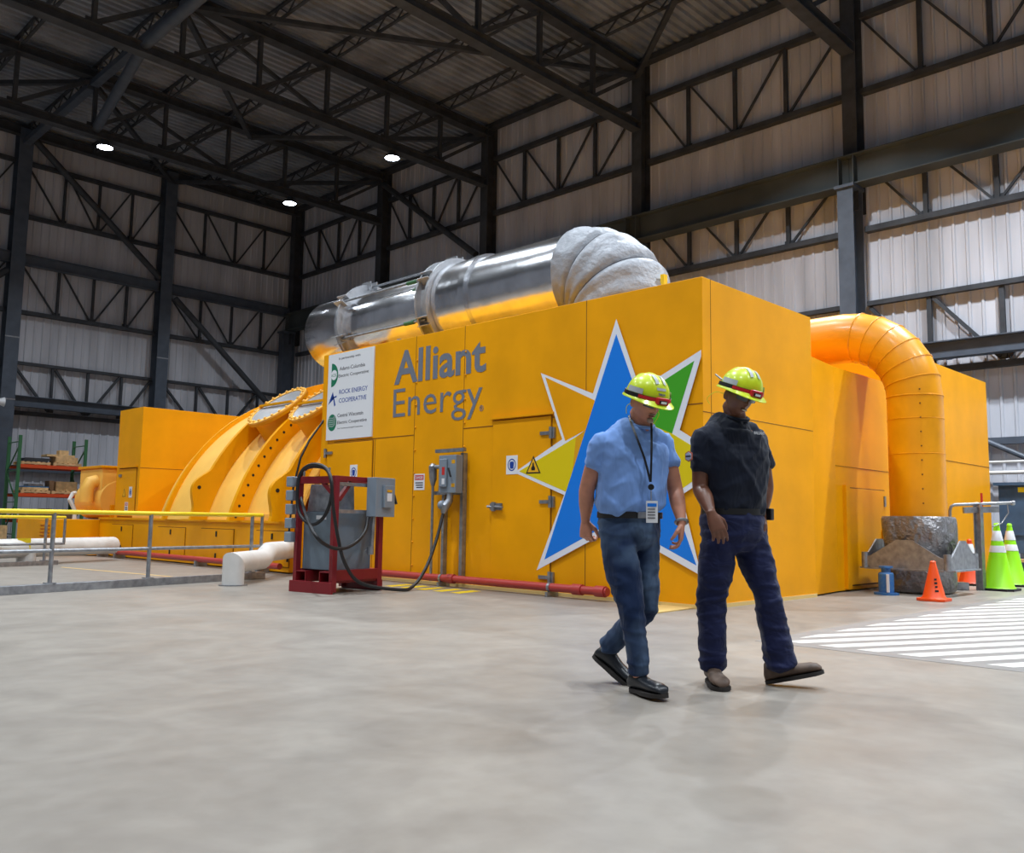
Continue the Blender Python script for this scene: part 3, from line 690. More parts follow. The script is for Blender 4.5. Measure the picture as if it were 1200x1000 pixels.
# grey blanket elbow turning down through the roof
rings = []; ER2 = .82; NE = 30
for k in range(NE+1):
    a = (pi/2)*k/NE; c = V((SX, 8.33-ER2*sin(a), SZ-ER2+ER2*cos(a))); d1 = V((1, 0, 0)); d2 = V((0, -sin(a), cos(a)))
    seamf = min(abs(k/NE-f) for f in (.0, .30, .60, .9, 1.2))
    ring = []
    for j in range(64):
        b2 = 2*pi*j/64
        r = .725*(1-.05*max(0, 1-seamf/.035))+.03*sin(pi*min(1, seamf/.15))
        r *= 1+.025*noise.noise(V((cos(b2)*1.7, sin(b2)*1.7, k*.22)))+.012*noise.noise(V((cos(b2)*6, sin(b2)*6, k*.9)))
        ring.append(c+d1*r*cos(b2)+d2*r*sin(b2))
    rings.append(ring)
t = MB().loft(rings).build('elbow_blanket', BLANK, smooth=60); tag(t, 'grey quilted insulation cover on the elbow of the silver duct', 'insulation jacket')
for f in (.30, .60):
    k = int(f*NE); mb = MB().tube(rings[k]+[rings[k][0]], .012, 6, cap=False); mb.build('seam', INK, t)
p = PX(778, 328, 9.9); s_ = MB().box(p.x-.04, p.x+.04, p.y-.03, p.y+.03, p.z-.11, p.z+.07).build('yellow_marker', RAILY, smooth=0); tag(s_, 'small yellow tag beside the grey elbow cover', 'tag')
p = PX(588, 298, 10.2); s_ = MB().box(p.x-.06, p.x+.06, p.y-.06, p.y+.06, SZ+SR-.05, SZ+SR+.09).build('yellow_marker', RAILY, smooth=0); tag(s_, 'small yellow tag on top of the silver duct', 'tag')

# ------------------------------------------------------------------ generator base, casing
BX, BT = 7.9, .85
base = thing('machine_base', (BX, 16.5, 0), 'long low yellow base plinth under the ribbed casing', 'plinth')
MB().box(BX, 15.0, 12.80, 20.84, .02, BT).build('body', YEL, base, smooth=0, bevel=.008)
MB().box(BX-.03, BX+.02, 12.80, 20.84, BT-.03, BT+.01).build('top_lip', YEL, base, smooth=0)
for (a, c, z0, z1) in (((130), (155), .12, .72), ((184), (217), .1, .70), ((235), (274), .1, .70), ((300), (340), .1, .70)):
    ya, yb = PX(a, 640, BX).y, PX(c, 640, BX).y
    MB().box(BX-.006, BX+.001, yb, ya, z0, z1).build('panel_gap', SEAM, base, smooth=0)
    d = MB().box(BX-.016, BX, yb+.012, ya-.012, z0+.012, z1-.012).build('hatch', YEL, base, smooth=0)
    for z in (z0+.1, z1-.1): MB().box(BX-.03, BX-.016, (ya+yb)/2-.02, (ya+yb)/2+.02, z-.05, z+.05).build('hatch_latch', BLACK, d, smooth=0)
MB().box(BX-.3, BX-.001, 20.5, 20.84, .02, .25).build('corner_block', YEL, base, smooth=0)

XC, ZC = 11.5, -.15
cas = thing('turbine_casing', (XC, 16, BT), 'big domed yellow ribbed casing left of the lettered enclosure', 'casing')
def arc(y, r, n=48, z0=BT, xc=XC, zc=ZC):
    a0 = math.asin((z0-zc)/r); return [(xc-r*cos(a0+(pi-2*a0)*k/n), y, zc+r*sin(a0+(pi-2*a0)*k/n)) for k in range(n+1)]
def shell(secs, name, m, thick=.05, n=48):
    outer = [arc(y, r, n) for y, r in secs]; inner = [arc(y, r-thick, n) for y, r in secs]
    mb = MB(); rings = outer+inner[::-1]; rings.append(rings[0]); mb.loft(rings, cap=False, closed=False)
    return mb.build(name, m, cas, smooth=30)
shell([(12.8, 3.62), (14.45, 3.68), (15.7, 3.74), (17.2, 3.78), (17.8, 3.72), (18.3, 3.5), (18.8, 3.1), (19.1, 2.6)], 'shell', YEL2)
# thinner far cone
def rib(y, ra, w, r0=3.60):
    mb = MB(); o_ = arc(y-w/2, ra), arc(y+w/2, ra), arc(y+w/2, r0), arc(y-w/2, r0); mb.loft([o_[0], o_[1], o_[2], o_[3], o_[0]], cap=False, closed=False)
    return mb.build('rib', YEL, cas, smooth=30)
RB, RA = 14.45, 15.75
rb = rib(RB, 3.98, .09); ra_ = rib(RA, 4.05, .09)
rib(17.35, 3.86, .06)
mb = MB()
for k in range(50):
    a = radians(16+3.0*k) ; r = 3.87
    mb.tube([(XC-r*cos(a), RB-.05, ZC+r*sin(a)), (XC-r*cos(a), RB-.04, ZC+r*sin(a))], .026, 8)
mb.build('hole_row', BLACK, rb)
# lifting eyes on the ribs
def eye(rib_o, y, ang, R_=4.03):
    a = radians(ang); c = V((XC-(R_+.02)*cos(a), y, ZC+(R_+.02)*sin(a)))
    n_ = V((-cos(a), 0, sin(a))); s_ = V((sin(a), 0, cos(a))); pts = []
    for k in range(21):
        u = -1+2*k/20; h = .20*(cos(u*pi)*.5+.5)**.7; pts.append(c+s_*(u*.42)+n_*(h-.02))
    pts += [c+s_*.42-n_*.1, c-s_*.42-n_*.1]
    MB().prism([p-V((0, .043, 0)) for p in pts], (0, .086, 0)).build('lifting_lug', YEL, rib_o, smooth=0)
    cc = c+n_*.06; MB().tube([cc-V((0, .050, 0)), cc-V((0, .041, 0))], .035, 12).build('lug_hole', BLACK, rib_o)
eye(ra_, RA, 23)
# near split flange rib with wavy lug close to the enclosure
r3 = rib(13.05, 3.98, .09)
eye(r3, 13.05, 22, 3.96)
# split line studs
mb = MB()
for k in range(34):
    y = 12.95+k*.17
    mb.box(7.96, 8.05, y, y+.10, BT+.05, BT+.09)
mb.build('stud_row', BLACK, cas, smooth=0); MB().box(7.95, 8.12, 12.85, 19.2, BT, BT+.12).build('split_flange', YEL2, cas, smooth=0)
# oval ports (drums standing on the shell)
def port(y, ang, r, lab):
    a = radians(ang); n_ = V((-cos(a), 0, sin(a))); s_ = V((sin(a), 0, cos(a))); yv = V((0, 1, 0)); c0 = V((XC, y, ZC))
    def ring(rad, h): return [c0+n_*h+(s_*cos(2*pi*k/48)+yv*sin(2*pi*k/48))*rad for k in range(48)]
    g = MB().loft([ring(r*.86, 3.55), ring(r*.86, 4.02), ring(r*.90, 4.06), ring(r, 4.06), ring(r, 4.12)]).build('port_drum', YEL, cas, smooth=30)
    MB().loft([ring(r*.84, 4.12), ring(r*.84, 4.135)]).build('port_cover', GLASSW, g)
    fl_ = MB(); A, B_ = ring(r*.84, 4.12), ring(r, 4.12); C_, D_ = ring(r, 4.15), ring(r*.84, 4.15)
    fl_.loft([A, B_, C_, D_, A], cap=False); fl_.build('port_ring', YEL2, g)
    for k in range(24):
        p = c0+n_*4.16+(s_*cos(2*pi*k/24)+yv*sin(2*pi*k/24))*r*.92; MB().ell(p, (.03, .03, .03), 8, 6).build('bolt', YEL2, g)
    MB().bar(c0+n_*4.18-yv*r*.9, c0+n_*4.18+yv*r*.9, .05, .04).build('cross_bar', YEL, g)
port(15.08, 51, .64, ''); port(13.62, 49, .52, '')
# cable hanging over the casing
tag(MB().tube([(8.42, 12.70, 2.6), (8.1, 12.66, 2.2), (7.95, 12.66, 1.9), (7.86, 12.7, 1.4), (7.84, 12.74, .7), (7.84, 12.76, .2)], .018, 8).build('hanging_cable', BLACK), 'thin black cable hanging between casing and lettered enclosure', 'cable')

# tall cabinet behind the casing
tc_ = thing('tall_cabinet', (8.13, 19.3, BT), 'tall yellow cabinet with a signed door at the far end of the base', 'cabinet')
cx, cy0, cy1, cz = 8.10, 19.30, 20.55, 3.30
MB().box(cx, 15.0, cy0, cy1, BT, cz).build('body', YEL, tc_, smooth=0, bevel=.006)
MB().box(11.4, 12.3, cy0+.1, cy1-.1, cz, cz+.1).build('roof_plate', YEL, tc_, smooth=0)
d = MB().box(cx-.02, cx, 19.45, 20.35, BT+.04, BT+1.10).build('door', YEL, tc_, smooth=0, bevel=.004)
MB().box(cx-.006, cx+.001, 19.43, 20.37, BT+.02, BT+1.12).build('door_gap', SEAM, tc_, smooth=0)
MB().box(cx-.05, cx, 19.4, 20.4, BT+1.12, BT+1.15).build('drip_rail', YEL, tc_, smooth=0)
for z in (BT+.1, BT+.95): MB().box(cx-.04, cx-.02, 20.2, 20.34, z-.03, z+.03).build('hinge', GALV, d, smooth=0)
MB().box(cx, 15.0, cy0-.004, cy0+.001, BT+1.1, BT+1.11).build('panel_seam', SEAM, tc_, smooth=0)
p = PX(153, 578, cx-.02)
sign(153, 577, .16, .24, cx-.02, 'hearing_sign', 'white safety sign with blue ringed symbol on the tall cabinet door', lambda t, p: ring_head(t, p, .95))
sign(148, 594, .17, .2, cx-.02, 'danger_sign', 'small red and white danger sign on the tall cabinet door', lambda t, p: danger(t, p, .17, .2))
p = PX(145.5, 578, cx-.021); tri = thing('warning_triangle', p, 'yellow warning triangle on the tall cabinet door', 'sign')
MB().prism([(p.x, p.y-.09, p.z-.08), (p.x, p.y+.09, p.z-.08), (p.x, p.y, p.z+.1)], (-.002, 0, 0)).build('border', BLACK, tri, smooth=0)
MB().prism([(p.x-.002, p.y-.07, p.z-.07), (p.x-.002, p.y+.07, p.z-.07), (p.x-.002, p.y, p.z+.075)], (-.001, 0, 0)).build('plate', MATS['warning_yellow'], tri, smooth=0)
# low end block and small machine on it
lb = thing('end_block', (7.3, 21.6, 0), 'low yellow block with vent slots at the far left end of the base', 'plinth')
MB().box(6.90, 9.8, 20.86, 23.2, .02, .80).build('body', YEL, lb, smooth=0, bevel=.008)
for k in range(6): MB().box(6.86, 6.90, 21.0, 21.6, .30+.075*k, .335+.075*k).build('vent_slat', YEL, lb, smooth=0)
ex = thing('exciter_housing', (8.2, 21.8, .8), 'small rounded yellow machine housing left of the tall cabinet', 'machine')
mb = MB(); rings = []
for y, r in ((21.1, .0), (21.1, .42), (21.2, .46), (22.6, .46), (22.7, .42), (22.7, 0)):
    rings.append([(8.40+r*cos(2*pi*k/32), y, 1.27+r*sin(2*pi*k/32)) for k in range(32)])
MB().loft(rings[1:5]).build('drum', YEL2, ex)
MB().box(8.0, 8.9, 21.15, 22.5, 1.3, 2.0).build('top_box', YEL2, ex, smooth=0, bevel=.03)
MB().box(7.96, 8.94, 21.10, 22.55, 2.0, 2.06).build('top_cover', YEL, ex, smooth=0, bevel=.01)
MB().tube([(8.6, 21.3, 1.75), (9.1, 21.3, 1.75), (9.5, 21.5, 1.75)], .2, 20).build('side_pipe', YEL2, ex)
MB().tube([(8.0, 21.4, 1.7), (7.85, 21.4, 1.66), (7.78, 21.4, 1.5), (7.78, 21.4, 1.2)], .15, 16).build('side_pipe', YEL2, ex)
MB().box(8.2, 8.8, 21.02, 21.1, .85, 1.15).build('name_panel', YEL, ex, smooth=0, bevel=.01)
pw = PY(91, 590, 21.0); t = MB().tube([(pw.x-.05, 21.0, .81), (pw.x-.05, 21.0, 1.0), (pw.x-.18, 21.0, 1.25), (pw.x-.12, 21.0, 1.38), (pw.x+.0, 21.2, 1.40)], .045, 10).build('vent_pipe', PVC); tag(t, 'thin bent white pipe beside the small yellow machine', 'pipe')

# ------------------------------------------------------------------ white pipes, railings, curbs
t = thing('white_pipe', (6.0, 11.3, 0), 'white pipe with cut elbow rising from the floor left of the red frame', 'pipe')
s0 = G(273, 687); r = .145; cpx = s0+V((.05, .1, 0))
dr = V((.80, -.60, 0))   # leads towards the camera right
dr = (G(345, 672)-cpx); dr.z = 0; dr.normalize()
za = .30
# mitred elbow
side = V((-dr.y, dr.x, 0)); N = 32; bot, mid, end = [], [], []
for k in range(N):
    a = 2*pi*k/N; o_ = dr*cos(a)*r+side*sin(a)*r
    bot.append(cpx+o_); mid.append(cpx+o_+V((0, 0, za-cos(a)*r*1.0)))
    end.append(cpx+dr*1.15+side*sin(a)*r+V((0, 0, za-cos(a)*r)))
MB().loft([bot, mid]).build('riser', PVC, t, smooth=25); 
e2 = [p+dr*.25+V((0, 0, .10)) for p in end]; e3 = [p+dr*1.1 for p in e2]
MB().loft([mid, end, e2, e3]).build('run', PVC, t, smooth=25)
MB().lathe([(.19, .001), (.19, .015)], cpx, 20).build('floor_ring', GALV, t)
# far white pipe
a = G(30, 662); t = thing('white_pipe', a, 'long white pipe lying across the floor beyond the railing', 'pipe')
b2 = V((8.1, 19.0, 0)); d_ = (b2-V((a.x, a.y, 0))).normalized()
st_ = V((a.x, a.y, 0))
MB().tube([st_+V((0, 0, .30)), st_+d_*2.2+V((0, 0, .30))], .17, 20).build('run', PVC, t)
MB().tube([st_+V((0, 0, .001)), st_+V((0, 0, .30))], .16, 20).build('riser', PVC, t)
MB().tube([st_-d_*1.6+V((0, 0, .30)), st_+V((0, 0, .30))], .17, 20).build('run', PVC, t)
MB().box(st_.x-.22, st_.x-.0, st_.y-.2, st_.y-.18, .28, .48).build('yellow_marker', RAILY, t)
# curb and railing
c0, c1 = V((1.6, 10.83, 0)), V((7.03, 12.1, 0)); cd = (c1-c0).normalized()
c0 = c0-cd*1.5
t = MB().bar(c0+V((0, 0, .05)), c1+V((0, 0, .05)), .10, .10).build('steel_curb', GALV, smooth=0, bevel=.004); tag(t, 'long grey steel kerb under the near railing', 'kerb')
def azpt(px, py):                                   # point of the curb line behind a pixel
    g = ray(px, py); n_ = V((-cd.y, cd.x, 0)); tt = (c0.dot(n_)-EYE.dot(n_))/(g.dot(n_)); return EYE+g*tt
rl = thing('hand_railing', azpt(171, 680)*1, 'near railing with yellow handrail and grey posts', 'railing')
def rail(root, P0, ztop, zmid, posts, e_end, z0=.1):
    a, b2 = P0
    MB().tube([V((a.x, a.y, ztop)), V((b2.x, b2.y, ztop))], .028, 12).build('handrail', RAILY, root)
    b3 = b2
    MB().tube([V((a.x, a.y, zmid)), V((b3.x, b3.y, zmid))], .022, 12).build('mid_rail', GALV, root)
    MB().tube([V((b3.x, b3.y, zmid-.02)), V((b3.x, b3.y, ztop))], .024, 12).build('end_post', GALV, root)
    for q in posts: MB().tube([V((q.x, q.y, z0)), V((q.x, q.y, ztop))], .026, 12).build('post', GALV, root)
    for q in posts: MB().box(q.x-.06, q.x+.06, q.y-.05, q.y+.05, z0, z0+.012).build('post_foot', GALV, root)
pts = [azpt(px, py) for px, py in ((58, 686), (173, 680), (293, 672))]
za_ = azpt(60, 600).z; zm = azpt(175, 643).z
rail(rl, (c0+cd*.3, azpt(306, 640)), za_, zm, [azpt(-90, 690)]+pts, None)
# second railing farther back
d0, d1 = G(-80, 668), G(66, 662); dd = (d1-d0).normalized()
t = MB().bar(d0-dd*1+V((0, 0, .04)), d1+V((0, 0, .04)), .1, .08).build('steel_curb', GALV, smooth=0); tag(t, 'short grey steel kerb under the farther railing', 'kerb')
r2 = thing('hand_railing', d1, 'farther railing with yellow handrail at the left edge', 'railing')
z2 = PY(40, 606, d1.y).z
hh = EYE.z+(d1.length/EYE.z*0)+0
rail(r2, (d0-dd*.6, d1+dd*.12), .86, .38, [d0+dd*.4, d1-dd*.25], None, .08)
# thin yellow line on the floor
a, b2 = G(72, 665), G(235, 679); mb = MB(); w_ = V((.03, .03, 0)); mb.hexa([a-w_, b2-w_, b2+w_, a+w_, a-w_+V((0, 0, .002)), b2-w_+V((0, 0, .002)), b2+w_+V((0, 0, .002)), a+w_+V((0, 0, .002))])
t = mb.build('floor_line', FLY, smooth=0); tag(t, 'thin yellow line painted on the floor beyond the near railing', 'floor marking')
# yellow and black patch under the cable
g0 = G(455, 690); mb = MB()
t = thing('floor_marking', (g0.x, g0.y, 0), 'yellow hatched floor marking beside the red pipe', 'floor marking')
for k in range(5):
    y = 8.35+.34*k; MB().prism([(7.62, y, .001), (8.1, y+.1, .001), (8.1, y+.28, .001), (7.62, y+.18, .001)], (0, 0, .001)).build('stripe', RAILY, t, smooth=0)
t = MB().prism([G(750, 722)+V((0, 0, .001)), G(815, 713.5)+V((0, 0, .001)), G(815, 709)+V((0, 0, .001)), G(757, 711)+V((0, 0, .001))], (0, 0, .012)).build('floor_plate', FLY, smooth=0); tag(t, 'flat pale yellow plate on the floor at the enclosure foot', 'plate')

# floor hatching at the right
def strip(a, b2, c, d_):
    return MB().prism([V((p.x, p.y, .0015)) for p in (a, b2, c, d_)], (0, 0, .001))
# hatched mat: darker painted field with white diagonal stripes
t = thing('floor_hatching', (9, 2, 0), 'white diagonal hatching painted on the floor at the right', 'floor marking')
MX, MY = 6.5, 3.62
MB().prism([(MX, MY, .001), (15.5, MY, .001), (15.5, -4, .001), (MX, -4, .001)], (0, 0, .0008)).build('grey_field', mat('hatch_grey', (130, 127, 124), .5, var=.05), t, smooth=0)
SX0, SY0, SL = 6.66, 3.47, .46
for k in range(-14, 26):
    # line y = SY0 + c - SL*(x-SX0); clip to the field
    poly = []
    c0_, c1_ = -.30*k, -.30*k-.165
    def clipline(c):
        pts = []
        xs = SX0; y = SY0+c
        if y > SY0: xs = SX0+c/SL; y = SY0
        xe = 15.3; ye2 = SY0+c-SL*(xe-SX0)
        if ye2 < -3.8: xe = SX0+(SY0+c+3.8)/SL; ye2 = -3.8
        return (xs, y), (xe, ye2)
    a, b2 = clipline(c0_); c, d_ = clipline(c1_)
    if a[0] >= b2[0] or c[0] >= d_[0]: continue
    pl_ = [a, b2, d_, c]
    if a[0] > SX0 and c[0] <= SX0 and c[1] < SY0: pl_.append((SX0, SY0))
    MB().prism([(p[0], p[1], .0019) for p in pl_], (0, 0, .0008)).build('stripe', STRIPE, t, smooth=0)

# cones
def cone(c, h, rb, bw, m, bands, basem, lab, tilt=0, marks=False):
    t = thing('traffic_cone', c, lab, 'traffic cone')
    x, y = c[0], c[1]; prof = lambda z: rb*(1-(z/h))+.028
    b_ = MB(); q = [(bw/2*cos(a), bw/2*sin(a)) for a in [radians(v) for v in (0, 0)]]
    w = bw/2; k = w*.25
    poly = [(-w+k, -w), (w-k, -w), (w, -w+k), (w, w-k), (w-k, w), (-w+k, w), (-w, w-k), (-w, -w+k)]
    b_.prism([(x+p[0], y+p[1], .001) for p in poly], (0, 0, .035)); b_.build('base', basem, t, smooth=0, bevel=.006)
    pr = [(prof(.035)+.02, .036), (prof(.05), .06), (prof(h*.5), h*.5), (prof(h*.96), h*.96), (prof(h*.96)+.006, h*.965), (prof(h)+.004, h-.01), (prof(h)-.006, h), (.012, h)]
    MB().lathe(pr, (x, y, 0), 32).build('cone_body', m, t)
    for z0, z1 in bands:
        MB().lathe([(prof(z0)+.001, z0), (prof(z0)+.004, z0+.004), (prof(z1)+.004, z1-.004), (prof(z1)+.001, z1)], (x, y, 0), 32).build('reflective_band', REFL, t)
    if marks:
        dx, dy = -.75, -.66
        for k_, (z, w_) in enumerate(((.13, .022), (.18, .016), (.225, .018), (.27, .015))):
            r_ = prof(z)+.003; n_ = V((dx, dy, 0)).normalized(); s_ = V((-n_.y, n_.x, 0)); p = V((x, y, z))+n_*r_-s_*.012
            MB().prism([p-s_*w_-V((0, 0, .012)), p+s_*w_-V((0, 0, .012)), p+s_*w_+V((0, 0, .012)), p-s_*w_+V((0, 0, .012))], n_*.002).build('black_mark', BLACK, t, smooth=0)
    return t
g = G(1098, 705); cone((g.x+.05, g.y+.05, 0), .50, .115, .34, CONEO, [], CONEO, 'small plain orange traffic cone in front of the grey insulation jacket', marks=True)
g = G(1138, 686); cone((g.x, g.y, 0), .74, .16, .36, mat('cone_deep_orange', (226, 78, 34), .45), [(.33, .46), (.50, .66)], BLACK, 'orange traffic cone with two white bands behind the steel post')
g = G(1171, 692); cone((g.x, g.y, 0), 1.0, .19, .50, CONEL, [(.56, .66), (.73, .88)], BLACK, 'lime green traffic cone with white bands, front one of two')
g = G(1187, 688); cone((g.x+.25, g.y+.08, 0), 1.0, .19, .50, CONEL, [(.56, .66), (.73, .88)], BLACK, 'lime green traffic cone with white bands, partly hidden behind the front one')

# steel post stand with pipe
g = G(1150, 692); t = thing('pipe_stand', g, 'galvanised steel post carrying a bent pipe beside the lime cones', 'stand')
z1 = 1.27
MB().box(g.x-.07, g.x+.07, g.y-.05, g.y-.035, 0, z1).build('flange', GALV, t, smooth=0); MB().box(g.x-.07, g.x+.07, g.y+.035, g.y+.05, 0, z1).build('flange', GALV, t, smooth=0)
MB().box(g.x-.012, g.x+.012, g.y-.035, g.y+.035, 0, z1).build('web', GALV, t, smooth=0)
dS = V((.68, -.73, 0)); a = g-dS*.42; b2 = g+dS*.50
MB().tube([a+V((0, 0, .12)), a+V((0, 0, z1-.10)), a+dS*.02+V((0, 0, z1-.04)), a+dS*.07+V((0, 0, z1-.01)), b2+V((0, 0, z1+.03))], .024, 12).build('bent_pipe', GALV, t)
MB().bar(g-dS*.22+V((0, 0, z1-.09)), g+dS*.3+V((0, 0, z1-.07)), .05, .09).build('cross_arm', GALV, t)
MB().tube([b2+V((0, 0, z1+.03)), b2+dS*.04+V((0, 0, z1+.03))], .035, 12).build('pipe_end', GALV, t)
MB().tube([g+dS*.06+V((0, 0, z1-.03)), g+dS*.06+V((0, 0, z1+.17))], .016, 10).build('red_handle', SRED, t)
MB().tube([b2-dS*.06+V((0, 0, z1)), b2-dS*.05+V((0, 0, z1-.12)), b2-dS*.16+V((0, 0, z1-.28)), b2-dS*.3+V((0, 0, z1-.33))], .008, 6).build('wire', GALV, t)
MB().bar(a-dS*.45+V((0, 0, .06)), a+dS*.2+V((0, 0, .06)), .18, .11).build('foot_rail', GALV, t)

# blue container at the right edge
t = thing('steel_container', (20.8, 4.2, 0), 'blue steel container standing by the right wall behind the lime cones', 'container')
bb = MB().box(19.8, 21.6, 2.6, 5.50, .42, 1.80).build('body', SKIPB, t, smooth=0, bevel=.01)
MB().box(19.74, 21.66, 2.54, 5.58, 1.78, 1.84).build('top_rim', SKIPB, t, smooth=0)
for y in (5.1, 4.0, 3.0): MB().box(19.80, 19.9, y-.05, y+.05, .0, .42).build('leg', STEELB, t, smooth=0)
MB().box(19.796, 19.8, 5.0, 5.14, 1.64, 1.74).build('yellow_label', RAILY, bb, smooth=0)
MB().box(19.78, 19.80, 2.6, 5.5, .78, .82).build('rib', SKIPB, t, smooth=0)
for k, y in enumerate((4.95, 4.55)): tag(MB().tube([(19.68, y, .3), (19.66, y, .5), (19.7, y-.04, .56), (19.74, y-.08, .5), (19.74, y-.08, .3)], .012, 6).build('hook', GALV), ['bent grey rod standing in front of the blue container, left of two', 'bent grey rod standing in front of the blue container, right of two'][k], 'rod')
tb = thing('work_bench', (19.6, 4.8, 0), 'low wooden bench in front of the blue container', 'bench')
MB().box(19.4, 19.72, 3.2, 5.35, .26, .32).build('top', WOOD, tb, smooth=0)
for y in (3.3, 4.4, 5.25): MB().box(19.42, 19.7, y-.05, y+.05, 0, .26).build('leg', STEELB, tb, smooth=0)
t = MB().box(21.0, 22.0, 6.3, 7.2, .0, .9); t = t.build('steel_cabinet', STEELB, smooth=0, bevel=.01); tag(t, 'grey steel cabinet between the far enclosure and blue container', 'cabinet')
tag(MB().tube([(21.8, 6.5, 3.0), (21.8, 3.0, 1.2)], .06, 10).build('wall_brace', STEELB), 'thin diagonal brace behind the blue container', 'brace')
tag(MB().box(XW-.3, XW-.2, 7.2, 7.32, 5.0, 5.3).build('beacon_box', SIGNB), 'small blue box hanging under the heavy girt at the right wall', 'box')

# ------------------------------------------------------------------ red frame with transformer
A0 = G(389, 697); e1 = V((.985, .174, 0)); e2 = V((-.174, .985, 0))
def linept(px, py, A, d):
    g = ray(px, py); n_ = V((-d.y, d.x, 0)); tt = (A.dot(n_)-EYE.dot(n_))/g.dot(n_); return EYE+g*tt
W_ = (linept(447, 690, A0, e1)-A0); W_.z = 0; W_ = W_.length
D_ = (linept(342, 693, A0, e2)-A0); D_.z = 0; D_ = D_.length
Hc = linept(390, 557, A0, e1).z
def C(u, v, z): return A0+e1*u+e2*v+V((0, 0, z))          # u along the right face, v along the left face
cart = thing('transformer_frame', A0, 'dark red steel frame on skids holding a grey transformer', 'frame')
def cb(name, u0, v0, z0, u1, v1, z1, w, h, m=RED, par=None, **k):
    return MB().bar(C(u0, v0, z0), C(u1, v1, z1), w, h).build(name, m, par or cart, smooth=0, bevel=.003)
pw = .07
for u in (pw/2, W_-pw/2):
    for v in (pw/2, D_-pw/2): cb('post', u, v, 0.02, u, v, Hc, pw, pw)
for v in (pw/2, D_-pw/2):
    cb('top_beam', pw, v, Hc-.03, W_-pw, v, Hc-.03, .05, .06)
    cb('bottom_beam', pw, v, .22, W_-pw, v, .22, .06, .13)
for u in (pw/2, W_-pw/2):
    cb('top_beam', u, pw, Hc-.05, u, D_-pw, Hc-.05, .05, .09)
cb('skid', -.02, -.02, .07, -.02, D_+.02, .07, .03, .14); cb('skid', W_+.0, 0, .07, W_+.0, D_, .07, .03, .14)
for v in (.13, D_-.13):
    o = MB()
    for dz, dh in ((.135, .015), (.26, .015)): o.bar(C(0, v, dz), C(W_, v, dz), .20, dh)
    for dv in (-.1, .1): o.bar(C(0, v+dv, .20), C(W_, v+dv, .20), .012, .13)
    o.build('fork_tube', RED, cart, smooth=0)
cb('top_brace', .05, .06, Hc-.25, .05, .28, Hc-.07, .05, .05); cb('top_brace', .10, .05, Hc-.3, .3, .05, Hc-.07, .05, .05)
for z in (Hc-.10, Hc-.44):
    cb('slotted_strut', pw, .02, z, W_-pw, .02, z, .03, .045, GALV)
tr = MB()
tr.hexa([C(.10, .10, .28), C(W_-.12, .10, .28), C(W_-.12, D_-.06, .28), C(.10, D_-.06, .28), C(.10, .10, 1.0), C(W_-.12, .10, 1.0), C(W_-.12, D_-.06, 1.0), C(.10, D_-.06, 1.0)])
tr = tr.build('transformer_case', GREYD, cart, smooth=0, bevel=.006)
up = MB(); up.hexa([C(.13, .16, 1.0), C(.5, .16, 1.0), C(.5, D_-.08, 1.0), C(.13, D_-.08, 1.0), C(.16, .18, Hc-.10), C(.5, .18, Hc-.10), C(.5, D_-.1, Hc-.10), C(.16, D_-.1, Hc-.10)])
up.build('upper_cover', GALV, cart, smooth=0, bevel=.005)
cb('case_label', .098, D_*.35, .93, .098, D_*.6, .93, .004, .05, WHITE)
sw = MB(); sw.hexa([C(W_-.34, -.17, Hc-.50), C(W_+.02, -.17, Hc-.50), C(W_+.02, -.01, Hc-.50), C(W_-.34, -.01, Hc-.50), C(W_-.34, -.17, Hc-.0), C(W_+.02, -.17, Hc-.0), C(W_+.02, -.01, Hc-.0), C(W_-.34, -.01, Hc-.0)])
sw = sw.build('switch_box', GREYB, cart, smooth=0, bevel=.006)
cb('switch_cover', W_-.22, -.19, Hc-.24, W_-.06, -.19, Hc-.24, .05, .28, GREYB, sw)
cb('white_label', W_-.18, -.217, Hc-.25, W_-.09, -.217, Hc-.25, .004, .10, WHITE, sw); cb('yellow_label', W_-.18, -.217, Hc-.17, W_-.09, -.217, Hc-.17, .004, .03, SORA, sw)
MB().tube([C(W_+.03, -.10, Hc-.16), C(W_+.06, -.12, Hc-.22), C(W_+.06, -.16, Hc-.33)], .018, 8).build('switch_lever', BLACK, sw)
for k in range(5):
    z = Hc-.07-.175*k
    sb = MB(); sb.hexa([C(-.08, D_-.02, z-.065), C(.02, D_-.02, z-.065), C(.02, D_+.10, z-.065), C(-.08, D_+.10, z-.065), C(-.08, D_-.02, z+.065), C(.02, D_-.02, z+.065), C(.02, D_+.10, z+.065), C(-.08, D_+.10, z+.065)])
    sb.build('outlet_box', GREYB, cart, smooth=0, bevel=.012)
MB().tube([C(W_-.25, -.06, Hc-.5), C(W_-.24, -.03, .55), C(W_-.26, .04, .5)], .028, 10).build('conduit', GALV, cart)
MB().tube([C(W_-.27, -.04, .57), C(W_-.27, -.04, .47)], .045, 12).build('conduit_fitting', GALV, cart)
for u, v in ((.02, D_-.12), (.0, .12)): MB().tube([C(u, v, Hc), C(u, v, Hc+.10)], .014, 8).build('cable_hook', GALV, cart)
def smooth_path(P, n=8):
    P = [V(p) for p in P]; out = []
    for i in range(len(P)-1):
        p0, p1, p2, p3 = P[max(i-1, 0)], P[i], P[i+1], P[min(i+2, len(P)-1)]
        for k in range(n):
            t_ = k/n; out.append(.5*((2*p1)+(p2-p0)*t_+(2*p0-5*p1+4*p2-p3)*t_*t_+(3*p1-p0-3*p2+p3)*t_**3))
    out.append(P[-1]); return out
def CP(px, py, du): return linept(px, py, C(du, 0, 0), e2)      # on a plane parallel to the left face
def CQ(px, py, dv): return linept(px, py, C(0, dv, 0), e1)
